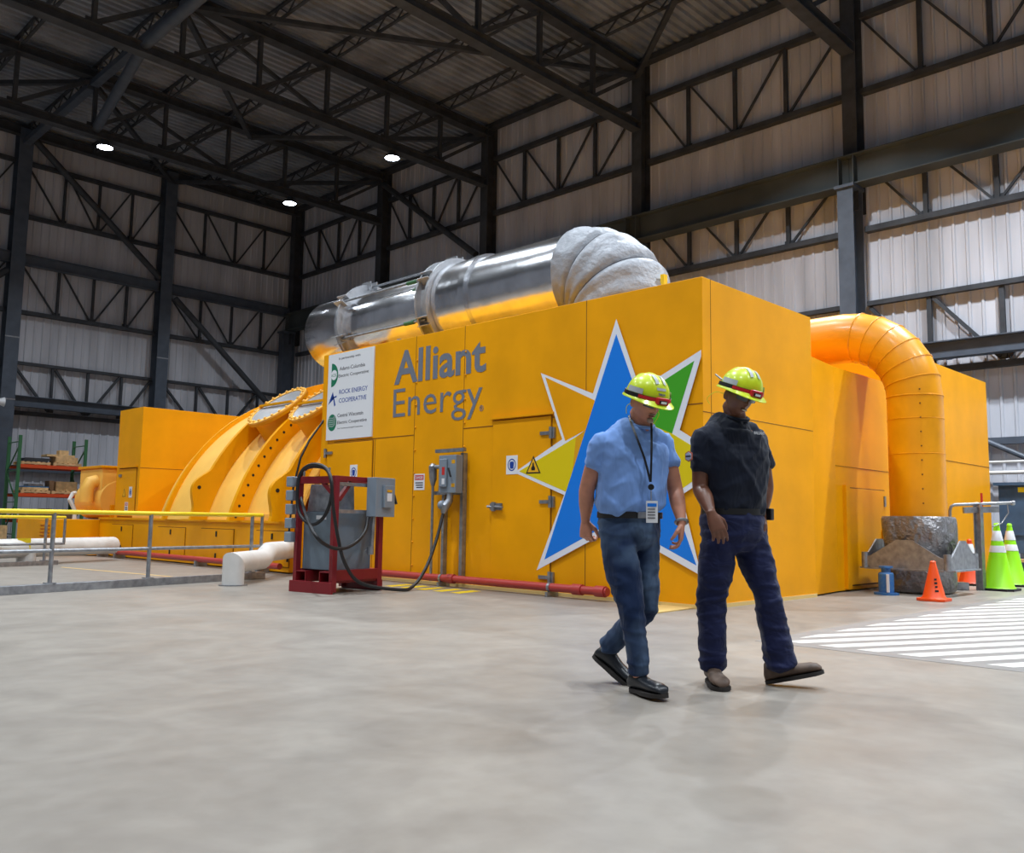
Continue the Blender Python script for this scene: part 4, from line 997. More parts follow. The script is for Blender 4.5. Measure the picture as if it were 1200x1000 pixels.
cab = [V(plug), *[V((plug[0]*(1-t_)+7.15*t_, plug[1]*(1-t_)+8.95*t_, z)) for t_, z in ((.18, .62), (.42, .27), (.7, .06), (1, .03))], CQ(424, 684, -.22), CQ(405, 662, -.16), CQ(396, 630, -.1), CQ(390, 590, -.08), CQ(388, 562, -.06), CP(381, 548, -.07), CP(366, 544.5, -.06), CP(354, 552, -.06), CP(349, 568, -.08), CP(349, 594, -.09), CP(355, 608, -.10), CP(366, 615, -.10), CP(378, 608, -.1), CP(386, 592, -.1), CP(389, 572, -.09), CP(384, 552, -.05), CP(372, 547, .0), CP(358, 550, .03), CP(351, 565, .03), CP(354, 590, .0), CQ(368, 625, -.12), CQ(384, 640, -.14), CQ(402, 643, -.14), CQ(418, 635, -.12), CQ(428, 622, -.08), CQ(431, 607, -.03)]
cab = [V((p.x, p.y, max(p.z, .026))) for p in cab]
t = MB().tube(smooth_path(cab, 8), .022, 10).build('power_cable', BLACK); tag(t, 'thick black power cable looped over the red frame and plugged into the wall switch', 'cable')

# ------------------------------------------------------------------ pallet rack and its load
RX0, RX1, RF, RK = 9.86, 12.05, 33.5, 34.7
rk = thing('pallet_rack', (11, 34.1, 0), 'tall pallet rack with green uprights and orange beams by the end wall', 'rack')
for x in (RX0, RX1, 14.6):
    for y in (RF, RK): MB().box(x-.05, x+.05, y-.04, y+.04, 0, 3.62).build('upright', GRN, rk, smooth=0)
    for z in (.2, 1.3, 2.4, 3.4): MB().bar((x, RF, z), (x, RK, z), .04, .03).build('tie', GRN, rk, smooth=0)
    for k in range(3): MB().bar((x, RF if k % 2 else RK, .2+1.1*k), (x, RK if k % 2 else RF, 1.3+1.0*k), .04, .03).build('lattice', GRN, rk, smooth=0)
SH = (.72, 1.62, 2.62)
for z in SH:
    for x0, x1 in ((RX0, RX1), (RX1, 14.6)):
        for y in (RF, RK): MB().box(x0+.05, x1-.05, y-.03, y+.03, z-.12, z).build('beam', ORA, rk, smooth=0)
        MB().box(x0+.05, x1-.05, RF+.03, RK-.03, z-.03, z-.012).build('shelf_mesh', STEEL, rk, smooth=0)
names = {0: 'bottom shelf', 1: 'middle shelf', 2: 'top shelf'}
def pallet(x, y, z, lab, w=.95, d=.9):
    t = thing('wooden_pallet', (x, y, z), lab, 'pallet', 'pallets on the rack')
    for k in range(3): MB().box(x-w/2, x+w/2, y-d/2+k*(d-.1)/2, y-d/2+.1+k*(d-.1)/2, z+.022, z+.09).build('runner', WOOD, t, smooth=0)
    for k in range(6):
        xx = x-w/2+k*(w-.1)/5; MB().box(xx, xx+.1, y-d/2, y+d/2, z+.09, z+.11).build('deck_board', WOOD, t, smooth=0)
    for k in range(3):
        xx = x-w/2+k*(w-.1)/2; MB().box(xx, xx+.1, y-d/2, y+d/2, z, z+.022).build('base_board', WOOD, t, smooth=0)
def crate(x, y, z, w, d, h, m, name, lab, slats=True, cat='crate'):
    t = thing(name, (x, y, z), lab, cat)
    MB().box(x-w/2, x+w/2, y-d/2, y+d/2, z, z+h).build('body', m, t, smooth=0, bevel=.005)
    if slats:
        for k in range(3): MB().box(x-w/2+.02+k*(w-.1)/2, x-w/2+.08+k*(w-.1)/2, y-d/2-.015, y-d/2, z+.01, z+h-.01).build('batten', m, t, smooth=0)
    return t
ym = 34.05
pallet(10.45, ym, 2.62, 'wooden pallet under dark sheets on the top shelf'); pallet(11.5, ym, 2.62, 'wooden pallet under stacked crates on the top shelf')
for k in range(4):
    mb = MB(); mb.prism([(10.0+.05*k, ym-.35, 2.731+.035*k), (10.85+.03*k, ym-.4, 2.731+.035*k), (10.88, ym+.3, 2.731+.035*k), (10.05, ym+.35, 2.731+.035*k)], (0, 0, .03))
    tag(mb.build('dark_sheet', STEEL, smooth=0), f'dark flat sheet on the top shelf, {ordn[k]} from the bottom of its pile', 'sheet')
crate(11.5, ym, 2.731, .75, .7, .22, WOOD, 'wooden_crate', 'pale wooden crate on the top shelf of the rack'); crate(11.3, ym, 2.952, .95, .6, .08, WOOD, 'wooden_crate', 'flat pale wooden crate lying on the top shelf crate', False)
crate(11.45, ym, 3.033, .32, .3, .17, WOOD, 'cardboard_box', 'small pale box topmost on the rack', False, 'box')
pallet(10.5, ym, 1.62, 'wooden pallet under a blue tarpaulin on the middle shelf'); pallet(11.5, ym, 1.62, 'wooden pallet under the large pale crate')
crate(10.5, ym, 1.731, .85, .8, .10, WOOD, 'wooden_crate', 'flat pale crate under the blue tarpaulin', False); tag(MB().box(10.1, 10.95, ym-.38, ym+.38, 1.832, 1.87).build('blue_tarpaulin', mat('tarp_blue', (40, 120, 180), .5), smooth=0, bevel=.01), 'folded blue tarpaulin on the middle shelf', 'tarpaulin')
crate(10.55, ym, 1.872, .5, .5, .09, GALV, 'grey_bundle', 'grey wrapped bundle on the blue tarpaulin', False, 'bundle')
crate(11.55, ym, 1.731, .72, .7, .34, WOOD, 'wooden_crate', 'large pale plywood crate on the middle shelf')
crate(11.07, ym-.02, 1.731, .16, .5, .36, WOODD, 'brown_box', 'narrow brown box beside the large plywood crate', False, 'box')
crate(10.55, ym, .72, .6, .7, .36, WOODD, 'cardboard_box', 'brown box on the bottom shelf, left one', True, 'box'); crate(11.0, ym, .72, .25, .6, .38, WOODD, 'cardboard_box', 'narrow brown box on the bottom shelf, middle one', False, 'box')
crate(11.55, ym, .72, .7, .7, .22, WOODD, 'cardboard_box', 'low brown box on the bottom shelf, right one', False, 'box')
crate(10.9, ym, 0.001, 1.1, .8, .42, WOODD, 'wooden_crate', 'long brown wooden crate on the floor under the rack')
crate(9.35, 33.6, .001, .5, .6, .5, WOOD, 'wooden_crate', 'pale wooden crate on the floor left of the rack')
# ------------------------------------------------------------------ people
def cloth(name, c, rough=.85, sc=9, st=(1, 1, .35), bump=.5, var=.05, c2=None, vs=8, sheen=.1):
    m = mat(name, c, rough, bump=bump, bscale=sc, stretch=st, var=var, vscale=vs, distance=.05, c2=c2, spec=.2, sheen=sheen)
    for n in m.node_tree.nodes:
        if n.type == 'TEX_NOISE': n.inputs['Detail'].default_value = 2; n.inputs['Distortion'].default_value = .6
        if n.type == 'MAPPING': n.inputs['Rotation'].default_value = (.35, .25, 0)
    return m
SHIRT1 = cloth('blue_shirt', (118, 154, 214), .85, 10, (1.2, 1.2, .5), .35); SHIRT2 = cloth('navy_shirt', (19, 26, 42), .75, 10, (1.2, 1.2, .5), .35)
JEANS = cloth('denim', (22, 40, 72), .85, 9, (1.3, 1.3, .7), .4, 0, (104, 128, 156), 3.2)
TROU = cloth('navy_trousers', (25, 32, 68), .7, 9, (1, 1, 1.6), .4)
for n in JEANS.node_tree.nodes:
    if n.type == 'VALTORGB': n.color_ramp.elements[0].position = .45; n.color_ramp.elements[1].position = .82
SKIN1 = mat('tanned_skin', (190, 130, 104), .5, var=.05, vscale=20); SKIN2 = mat('dark_skin', (112, 72, 54), .42, var=.06, vscale=20)
HAT = mat('hard_hat_lime', (206, 226, 20), .35, coat=.3); HATW = mat('hard_hat_tape', (176, 182, 186), .4)
SHOEB = mat('black_leather', (30, 34, 40), .35); SHOEBR = mat('brown_leather', (92, 74, 62), .6, var=.2, vscale=20); SOLE = mat('dark_sole', (46, 42, 40), .8)
BELT = mat('black_belt', (18, 18, 20), .4); LENS = mat('smoked_lens', (60, 62, 66), .1, spec=.8); CORD = mat('ear_cord', (220, 226, 60), .5)
LIPS1 = mat('lips', (140, 84, 72), .5); GOAT = mat('grey_stubble', (150, 128, 116), .8); DARKH = mat('dark_eye', (20, 16, 14), .3); TEETH = mat('teeth', (225, 220, 210), .3)
EYEW = mat('eye_white', (215, 210, 205), .3); LIPS2 = mat('dark_lips', (100, 56, 48), .5)
REDL = mat('headlamp_red', (196, 26, 34), .35); LAMPW = mat('headlamp_lens', (230, 232, 238), .2)
TEX = bpy.data.textures.new('folds', 'CLOUDS'); TEX.noise_scale = .11; TEX.noise_depth = 2
TEX2 = bpy.data.textures.new('folds_fine', 'CLOUDS'); TEX2.noise_scale = .05; TEX2.noise_depth = 1

class Fig:
    def __init__(s, gpx, name, lab, phi):
        s.C = G(*gpx); s.C.z = 0
        s.T = (V((0, 0, 0))-s.C).normalized(); s.S = V((-s.T.y, s.T.x, 0)) ; s.phi = radians(phi)
        s.F = s.T*cos(s.phi)+s.S*sin(s.phi); s.L = s.S*cos(s.phi)-s.T*sin(s.phi)
        s.root = thing(name, s.C, lab, 'person')
    def J(s, px, py, d=0.0):
        g = ray(px, py); c = s.C+s.T*d; return EYE+g*((c-EYE).dot(s.T)/g.dot(s.T))
def ering(c, n_, side, a, b, seg=28, e=2.0):
    """ellipse ring, a along side, b along n x side; e>2 gives squarer outlines"""
    n_ = V(n_).normalized(); u = (V(side)-n_*V(side).dot(n_)).normalized(); w = n_.cross(u); out = []
    for k in range(seg):
        t_ = 2*pi*k/seg; ct, s_ = cos(t_), sin(t_)
        out.append(V(c)+u*(a*math.copysign(abs(ct)**(2/e), ct))+w*(b*math.copysign(abs(s_)**(2/e), s_)))
    return out
def limb(mb, pts, rad, side, seg=24, e=2.0, sub=4):
    """smoothly interpolated tapering limb; rad entries are (a, b)"""
    P = [V(p) for p in pts]; R_ = [r if isinstance(r, tuple) else (r, r) for r in rad]
    Q = smooth_path(P, sub); n_ = len(Q); rings = []
    for i, q in enumerate(Q):
        t_ = i/sub; k = min(int(t_), len(P)-2); f = t_-k; f2 = f*f*(3-2*f)
        a = R_[k][0]*(1-f2)+R_[k+1][0]*f2; b = R_[k][1]*(1-f2)+R_[k+1][1]*f2
        d = (Q[min(i+1, n_-1)]-Q[max(i-1, 0)]).normalized()
        rings.append(ering(q, d, side, a, b, seg, e))
    # rounded ends
    for end, sgn in ((0, -1), (-1, 1)):
        q, qn = Q[end], Q[1 if end == 0 else -2]; d = (q-qn).normalized(); a, b = R_[end]
        m = min(a, b)*.5; r_ = ering(q+d*m*.7, d*(1 if end else -1), side, a*.72, b*.72, seg, e)
        if end == 0: rings.insert(0, r_)
        else: rings.append(r_)
    mb.loft(rings); return mb
def remesh(o, vox, smooth=4, disp=None, amt=.01, fac=.5):
    md = o.modifiers.new('remesh', 'REMESH'); md.mode = 'VOXEL'; md.voxel_size = vox; md.use_smooth_shade = True
    if smooth: sm = o.modifiers.new('smooth', 'SMOOTH'); sm.factor = fac; sm.iterations = smooth
    for t_, a_ in (disp or []):
        dm = o.modifiers.new('folds', 'DISPLACE'); dm.texture = t_; dm.strength = a_; dm.mid_level = .5
    return o
def ridge(n): return .5-min(1, abs(n)*2.6)
def bake_folds(o, fig, kind):
    """turn the modifiers into real mesh and press cloth folds into it"""
    me = evaluated_mesh(o); o.modifiers.clear(); old = o.data; o.data = me
    ex = lambda v, s_: math.exp(-(v/s_)**2)
    nrm = [v.normal.copy() for v in me.vertices]
    for v, vn in zip(me.vertices, nrm):
        c = v.co.copy(); s_, f, z = c.dot(fig.L), c.dot(fig.F), c.z
        if kind == 'shirt':
            d = .014*ridge(noise.noise(V((s_*5.5+z*3.5, f*5, z*3.4+s_*2))))+.009*ridge(noise.noise(V((s_*9-z*6, f*8+3, z*6))))
            d += .010*ex(z-1.06, .10)*noise.noise(V((s_*16, f*16, z*5)))
            d += .004*ridge(noise.noise(V((s_*14, f*14, z*16))))*ex(z-1.33, .12)
        else:
            hem, knee, top = ex(z-.10, .17), ex(z-.50, .13), ex(z-.86, .12)
            d = (.003+.009*hem+.008*knee+.005*top)*ridge(noise.noise(V((s_*5, f*5+z*3, z*15))))
            d += .007*ridge(noise.noise(V((s_*8+z*1.5, f*8, z*2.2))))+.004*hem*noise.noise(V((s_*20, f*20, z*30)))
        v.co = c+vn*d
    me.polygons.foreach_set('use_smooth', [True]*len(me.polygons)); bpy.data.meshes.remove(old)
def head_mesh(mb, c, M, k=1.0, smile=0):
    """c eye-level centre; M 3x3 with columns left, forward, up"""
    n1, n2 = 40, 48; rings = []
    ex = lambda v, s_: math.exp(-(v/s_)**2)
    for i in range(1, n1):
        th = pi*i/n1; z = -cos(th); rr = sin(th); ring = []
        for j in range(n2):
            ph = 2*pi*j/n2; x, y = rr*cos(ph), rr*sin(ph)
            X, Y, Z = .077*x, .096*y, .116*z
            t_ = max(0, -z)
            X *= 1-.30*t_**1.6
            if y < 0: Y *= 1-.42*t_
            else: Y *= 1-.05*t_
            if y > 0:
                f = min(1, y*2.5)
                Y += f*(.030*ex(x, .14)*ex(z+.22, .13)+.010*ex(x, .12)*ex(z+.02, .14)
                        +.007*ex(z-.24, .08)*ex(x, .55)-.012*ex(abs(x)-.36, .17)*ex(z-.06, .10)
                        +.009*ex(x, .26)*ex(z+.52, .07)-.004*ex(x, .3)*ex(z+.62, .04)+.013*ex(x, .30)*ex(z+.86, .15)+.004*ex(abs(x)-.5, .2)*ex(z+.2, .2))
            if z < 0: Y += .008*t_
            ring.append(c+M @ (V((X, Y, Z))*k))
        rings.append(ring)
    mb.loft(rings)
    for sx in (-1, 1):
        R2 = M @ Matrix.Rotation(radians(18*sx), 3, 'Z')
        mb.ell(c+M @ V((sx*.079*k, -.008, -.012)), (.010, .020, .033), 14, 10, R2)
def hand(mb, w, D, N, thumb, sz=1.0, curl=(25, 35, 25), palm=.088, spread=5, rs=1.0):
    """w wrist, D towards the knuckles, N towards the palm side, thumb +-1 picks the side of the thumb"""
    D = V(D).normalized(); N = (V(N)-D*V(N).dot(D)).normalized(); W = D.cross(N)*thumb
    k = sz; rr = []
    for t_, a, b in ((-.02, .026, .021), (.0, .027, .020), (.03, .036, .019), (.06, .042, .017), (palm, .043, .014), (palm+.008, .038, .010)):
        rr.append(ering(w+D*t_*k+N*.002, D, W, a*k, b*k, 20, 2.4))
    mb.loft(rr)
    for i, (off, ln, dz) in enumerate(((.031, .92, -.003), (.0105, 1.0, .002), (-.0105, .95, .0), (-.031, .78, -.006))):
        p = w+D*(palm-.006+dz)*k+W*off*k; ang = 0; a0 = radians(spread)*off/.031
        pts = [p-D*.012*k]; rad = [.0095*k*rs]
        d0 = (D*cos(a0)+W*sin(a0))
        pts.append(p); rad.append(.0098*k*rs)
        for seg_, cu in zip((.044, .028, .022), curl):
            ang += radians(cu*(1+.12*i)); p = p+(d0*cos(ang)+N*sin(ang))*seg_*ln*k; pts.append(p); rad.append((.0092 if seg_ > .04 else .0085 if seg_ > .025 else .0070)*k*rs)
        Q = smooth_path(pts, 3); R2 = []
        for q in range(len(Q)):
            t_ = q/3; a = min(int(t_), len(rad)-2); R2.append(rad[a]+(rad[a+1]-rad[a])*(t_-a))
        mb.tube(Q+[Q[-1]+(Q[-1]-Q[-2]).normalized()*.004], R2+[R2[-1]*.6], 10)
    p = w+D*.018*k+W*.024*k+N*.006*k
    q1 = p+(D*.62+W*.62+N*.35).normalized()*.042*k; q2 = q1+(D*.85+W*.2+N*.45).normalized()*.032*k; q3 = q2+(D*.8+W*-.05+N*.6).normalized()*.026*k
    mb.tube([p-D*.01, p, q1, q2, q3, q3+(q3-q2)*.15], [.013*k, .0145*k, .0125*k, .0108*k, .0085*k, .005*k], 10)
def hardhat(root, c, M, front, name='hard_hat', tagged=False):
    """lime hard hat with ridges, tapes, strap and headlamp; c centre of its rim plane"""
    P = lambda x, y, z: c+M @ V((x, y, z))
    rings = []; n_ = 64; H_ = .132; nr = 16
    for i in range(nr+1):
        th = (pi/2)*i/nr; z = H_*sin(th)**.95; s_ = cos(th)**.85*.965; ring = []
        for j in range(n_):
            ph = 2*pi*j/n_; x, y = .121*s_*cos(ph), .146*s_*sin(ph)
            rid = .006*max(0, 1-abs(x)/.016)+.0045*max(0, 1-abs(abs(x)-.045)/.012) if i > 3 else 0
            rid *= min(1, (i-3)/4)
            ring.append(P(x, y, z+rid))
        rings.append(ring)
    rings[-1] = [P(x*.0+.001*cos(2*pi*j/n_), .001*sin(2*pi*j/n_), H_+.006) for j, x in enumerate([0]*n_)]
    hat = MB().loft(rings).build(name, HAT, root, smooth=50)
    # brim with a longer peak at the front
    o_, i_, o2, i2 = [], [], [], []
    for j in range(n_):
        ph = 2*pi*j/n_; fy = max(0, sin(ph)); e = .016+.040*fy**2.2; dz = -.012-.016*fy**2
        x, y = cos(ph), sin(ph)
        i_.append(P(.118*x, .143*y, .006)); o_.append(P((.121+e*.75)*x, (.146+e)*y, dz)); o2.append(P((.121+e*.75)*x, (.146+e)*y, dz-.004)); i2.append(P(.112*x, .137*y, -.002))
    mb = MB().loft([i_, o_, o2, i2, i_], cap=False); mb.build('brim', HAT, hat, smooth=50)
    def dome(x, y, off): # point on dome surface over (x, y)
        q = min(.999, (x/.121)**2+(y/.146)**2); s_ = sqrt(q); th = math.acos(min(1, s_**(1/.85))); return P(x, y, H_*sin(th)**.95)+M @ V((0, 0, off))
    for xo in (-.024, .024):
        rows_ = []
        for k in range(9):
            y = .035+.075*k/8; rows_.append([dome(xo-.010, y, .0045), dome(xo+.010, y, .0045)])
        vs = [p for r_ in rows_ for p in r_]; MB().add(vs, [(2*k, 2*k+1, 2*k+3, 2*k+2) for k in range(8)]).build('reflective_tape', HATW, hat)
    for sx in (-1, 1):
        vs = []
        for k in range(7):
            ph = radians(190-8*k) if sx < 0 else radians(-10+8*k)
            vs += [P(.1225*cos(ph), .148*sin(ph), .022), P(.1180*cos(ph), .143*sin(ph), .052)]
        MB().add(vs, [(2*k, 2*k+1, 2*k+3, 2*k+2) for k in range(6)]).build('reflective_tape', HATW, hat)
    if tagged:
        def surf(x, z):
            th = math.asin(min(1, (z/H_)**(1/.95))); s_ = cos(th)**.85*.965; return P(x, .146*sqrt(max(0, s_*s_-(x/.121)**2))+.003, z)
        vs = []
        for k in range(7): x = -.030+.06*k/6; vs += [surf(x, .060), surf(x, .074)]
        MB().add(vs, [(2*k, 2*k+1, 2*k+3, 2*k+2) for k in range(6)]).build('name_strip', HATW, hat)
        o_ = surf(.022, .034)+M @ V((0, .004, 0)); text('hat_lettering', 'ALLIANT', SIGNB, hat, o_, -(M @ V((1, 0, 0))), surf(0, .056)-surf(0, .034), .045, .013, off=.02, depth=.001)
    # strap round the hat and lamp at the front
    def band(z0, z1, r, a0, a1, m, nm):
        A = []
        N_ = 40
        for zz, rr in ((z0, r), (z0, r+.005), (z1, r+.003), (z1, r-.002)):
            A.append([P((.121+rr)*cos(a0+(a1-a0)*k/N_), (.146+rr)*sin(a0+(a1-a0)*k/N_), zz+.004*0) for k in range(N_+1)])
        A.append(A[0]); MB().loft(A, cap=False, closed=False).build(nm, m, hat)
    band(-.002, .020, .001, 0, 2*pi, BELT, 'headlamp_strap')
    band(.000, .018, .004, radians(52), radians(150), REDL, 'red_strap')
    a = radians(front); cx, cy = (.121+.016)*cos(a), (.146+.016)*sin(a); ux, uy = -sin(a), cos(a); nx, ny = cos(a), sin(a)
    def lb(w0, w1, d0, d1, z0, z1):
        q = []
        for zz in (z0, z1):
            for d_, w_ in ((d0, w0), (d0, w1), (d1, w1), (d1, w0)): q.append(P(cx+ux*w_+nx*d_, cy+uy*w_+ny*d_, zz))
        return MB().hexa(q)
    lb(-.038, .038, -.012, .014, -.014, .026).build('lamp_body', REDL, hat, smooth=0, bevel=.006)
    lb(-.024, .024, .008, .020, -.008, .012).build('lamp_bezel', BELT, hat, smooth=0, bevel=.004)
    lb(-.017, .017, .018, .022, -.004, .008).build('lamp_lens', LAMPW, hat, smooth=0)
    return hat
def glasses(root, c, M, m):
    P = lambda x, y, z: c+M @ V((x, y, z)); g = None
    for sx in (-1, 1):
        vs = []; n_ = 8
        for i in range(n_+1):
            x = sx*(.008+.058*i/n_); y = .104-.030*(abs(x)/.066)**2
            h = .017*(1-.25*(i/n_)**2)*(1 if i else .55)
            vs += [P(x, y, h), P(x, y+.002, h), P(x, y+.002, -h), P(x, y, -h)]
        mb = MB().add(vs, [(4*i+a, 4*i+(a+1) % 4, 4*i+4+(a+1) % 4, 4*i+4+a) for i in range(n_) for a in range(4)])
        o = mb.build('lens' if g else 'safety_glasses', m, g or root)
        if g is None: g = o
        MB().tube([P(sx*.066, .074, .008), P(sx*.078, .03, .008), P(sx*.080, -.012, .004)], .0028, 6).build('temple', BELT, g)
    MB().tube([P(-.066, .076, .017), P(-.03, .100, .018), P(.0, .106, .016), (P(.03, .100, .018)), P(.066, .076, .017)], .0025, 6).build('frame_bar', BELT, g)
def shoe(root, heel, toe_dir, pitch, m, sole, ln=.29, w=.052, name='shoe', boot=.0):
    """heel: sole point under the heel; pitch>0 lifts the toe"""
    d = V(toe_dir); d.z = 0; d.normalize(); s_ = V((-d.y, d.x, 0)); u = V((0, 0, 1)); a = radians(pitch)
    D, U = d*cos(a)+u*sin(a), u*cos(a)-d*sin(a)
    P = lambda x, y, z: heel+s_*x+D*y+U*z
    prof = [(-.014, .024, .062), (.0, .035, .095+boot), (.03, .039, .120+boot), (.07, .038, .118+boot), (.11, .037, .098+boot*.6), (.15, .042, .084), (.20, .048, .077), (.24, .048, .073), (.27, .040, .062), (.289, .023, .040)]
    rings = []
    for y, hw, h in prof:
        hw *= w/.052*1.08; h += 0; ring = []
        for k in range(24):
            t_ = 2*pi*k/24; x = hw*math.copysign(abs(cos(t_))**.75, cos(t_)); zz = .022+(h-.022)*(.5+.5*math.copysign(abs(sin(t_))**.8, sin(t_)))
            if sin(t_) > 0 and h > .07: x *= 1-.25*sin(t_)
            ring.append(P(x, y*ln/.29, zz))
        rings.append(ring)
    o = MB().loft(rings).build(name, m, root, smooth=60)
    r0_, r1__ = [], []
    for z in (.0, .010, .021):
        ring = []
        for k in range(40):
            t_ = 2*pi*k/40; y = .138+.158*cos(t_); hw = .036+.018*(1 if y > .16 else max(0, (y-.06)/.10)); x = hw*sin(t_)*w/.052
            x = math.copysign(min(abs(x)*1.35, hw), x)*1.06
            ring.append(P(x, y*ln/.29, z+(.006 if (.085 < y < .13 and z == 0) else 0)))
        rings = ring; r0_.append(ring)
    MB().loft(r0_).build('sole', sole, o, smooth=40)
    mb = MB()
    for k in range(4):
        y = .105+.025*k; mb.tube([P(-.020, y, .082-.010*k+.004), P(0, y+.004, .090-.010*k), P(.020, y, .082-.010*k+.004)], .003, 6)
    mb.build('laces', BELT if m is SHOEB else SOLE, o)
    return o
def frame3(f, l, pitch, roll=0):
    """columns left, forward, up after bowing the head forward by pitch degrees"""
    a = radians(pitch); F_ = f*cos(a)-V((0, 0, 1))*sin(a); U_ = V((0, 0, 1))*cos(a)+f*sin(a)
    l2 = l*cos(radians(roll))+U_*sin(radians(roll)); U2 = U_*cos(radians(roll))-l*sin(radians(roll))
    return Matrix((l2, F_, U2)).transposed()

def man(fig, K):
    J, R_ = fig.J, fig.root; L, Fw = fig.L, fig.F; Z_ = V((0, 0, 1))
    body = MB(); up = Z_
    # trunk of the body (slimmer than the clothing)
    tr_ = [J(*p) for p in K['trunk']]; tw = K['trunk_r']
    def stack(mb, pts, rad, grow=0, e=2.35):
        rings = []; Q = smooth_path(pts, 4)
        for i, q in enumerate(Q):
            t_ = i/4; k = min(int(t_), len(pts)-2); f = t_-k; a = rad[k][0]*(1-f)+rad[k+1][0]*f+grow; b = rad[k][1]*(1-f)+rad[k+1][1]*f+grow
            d = (Q[min(i+1, len(Q)-1)]-Q[max(i-1, 0)]).normalized(); rings.append(ering(q, d, L, a, b, 40, e))
        mb.loft(rings)
    stack(body, tr_, tw, -.018)
    ra, la = [J(*p) for p in K['rarm']], [J(*p) for p in K['larm']]
    for a in (ra, la):
        m1 = a[0].lerp(a[1], .5); m2 = a[1].lerp(a[2], .35)
        limb(body, [a[0], m1, a[1], m2, a[2]], [.052, .047*K['armk'], .041*K['armk'], .041*K['armk'], (.026, .022)], L)
    hand(body, ra[2], *K['rhand'](fig), sz=K.get('hk', 1.0), curl=K['rcurl']); hand(body, la[2], *K['lhand'](fig), sz=K.get('hk', 1.0), curl=K['lcurl'])
    neck0, neck1 = J(*K['neck']), J(*K['head'])
    M = frame3(fig.T*cos(radians(K['hphi']))+fig.S*sin(radians(K['hphi'])), fig.S*cos(radians(K['hphi']))-fig.T*sin(radians(K['hphi'])), K['hpitch'], K.get('hroll', 0))
    limb(body, [neck0-Z_*.07, neck0, neck1+M @ V((0, -.035, -.06))], [(.060, .060), (.062, .062), (.060, .062)], L)
    head_mesh(body, neck1, M)
    rl, ll = [J(*p) for p in K['rleg']], [J(*p) for p in K['lleg']]
    for a in (rl, ll): limb(body, a, [.075, .055, .04], L)
    b_ = body.build('body', K['skin'], R_); remesh(b_, .0052, 2)
    # face details
    FP = lambda x, y, z: neck1+M @ V((x, y, z))
    for sx in (-1, 1):
        MB().ell(FP(sx*.030, .080, .006), (.0125, .010, .008), 12, 8, M).build('eye', DARKH if K['who'] == 1 else EYEW, R_)
        MB().tube([FP(sx*.014, .099, .026), FP(sx*.03, .097, .031), FP(sx*.047, .086, .026)], .0042, 6).build('eyebrow', SOLE, R_)
    if K['who'] == 2:
        MB().ell(FP(0, .0955, -.062), (.024, .010, .0075), 16, 8, M).build('lips', LIPS2, R_)
        MB().ell(FP(0, .1005, -.062), (.019, .008, .0045), 16, 8, M).build('teeth', TEETH, R_)
    else:
        MB().ell(FP(0, .094, -.060), (.023, .009, .004), 16, 8, M).build('lips', LIPS1, R_)
        MB().ell(FP(0, .089, -.086), (.022, .012, .016), 16, 10, M).build('goatee', GOAT, R_)
        MB().ell(FP(0, .097, -.049), (.026, .007, .004), 16, 8, M).build('moustache', GOAT, R_)
    glasses(R_, FP(0, .004, .004), M, LENS)
    Mh = M @ Matrix.Rotation(radians(K.get('hattilt', 0)), 3, 'X')
    hat = hardhat(R_, FP(*K['hatc']), Mh, K['lampa'], tagged=K['who'] == 1)
    # short hair at the back of the head below the hat
    hb = MB(); rings = []
    for i in range(5):
        z = .05-.022*i; rings.append([FP(.081*cos(t_), -.015+.094*sin(t_), z) for t_ in [radians(168+204*k/20) for k in range(21)]])
    # shirt
    sh = MB(); stack(sh, [J(*p) for p in K['shirt']], K['shirt_r'])
    for a, nm in ((ra, 'r'), (la, 'l')):
        e_ = a[0].lerp(a[1], K['sleeve']); m1 = a[0].lerp(e_, .5)
        limb(sh, [J(*K['shirt'][-1])-Z_*.045, a[0]+Z_*.006], [.062, .056], L)
        inn = a[0].lerp(tr_[-2], .45)
        limb(sh, [inn, a[0]+Z_*.004, m1, e_], [.066, .056*K['armk'], .060*K['armk'], .067*K['armk']], L)
    s_ = sh.build('shirt', K['shirtm'], R_); remesh(s_, .0085, 5, [(TEX, .008)]); bake_folds(s_, fig, 'shirt')
    nr = ering(J(*K['shirt'][-1])+Z_*.012, Z_*.9+fig.F*.35, L, .070, .072, 28)
    MB().tube(nr+[nr[0]], .010, 8, cap=False).build('collar', K['shirtm'], R_)
    # trousers
    tz = MB(); stack(tz, [J(*p) for p in K['hip']], K['hip_r'], e=2.2)
    for a, rr in ((rl, K['rleg_r']), (ll, K['lleg_r'])):
        limb(tz, [a[0]+Z_*.03, a[0].lerp(a[1], .5), a[1], a[1].lerp(a[2], .45), a[1].lerp(a[2], .93)], rr, L, 28)
    t_ = tz.build('trousers', K['trom'], R_); remesh(t_, .0085, 4, [(TEX, .006)]); bake_folds(t_, fig, 'trousers')
    w0 = J(*K['belt']); rr = []
    for dz in (-.018, .018):
        rr.append(ering(w0+Z_*dz, Z_, L, K['belt_r'][0], K['belt_r'][1], 40, 2.2))
    MB().loft(rr).build('belt', BELT, R_)
    return dict(M=M, FP=FP, ra=ra, la=la, rl=rl, ll=ll, w0=w0, neck0=neck0, hat=hat)

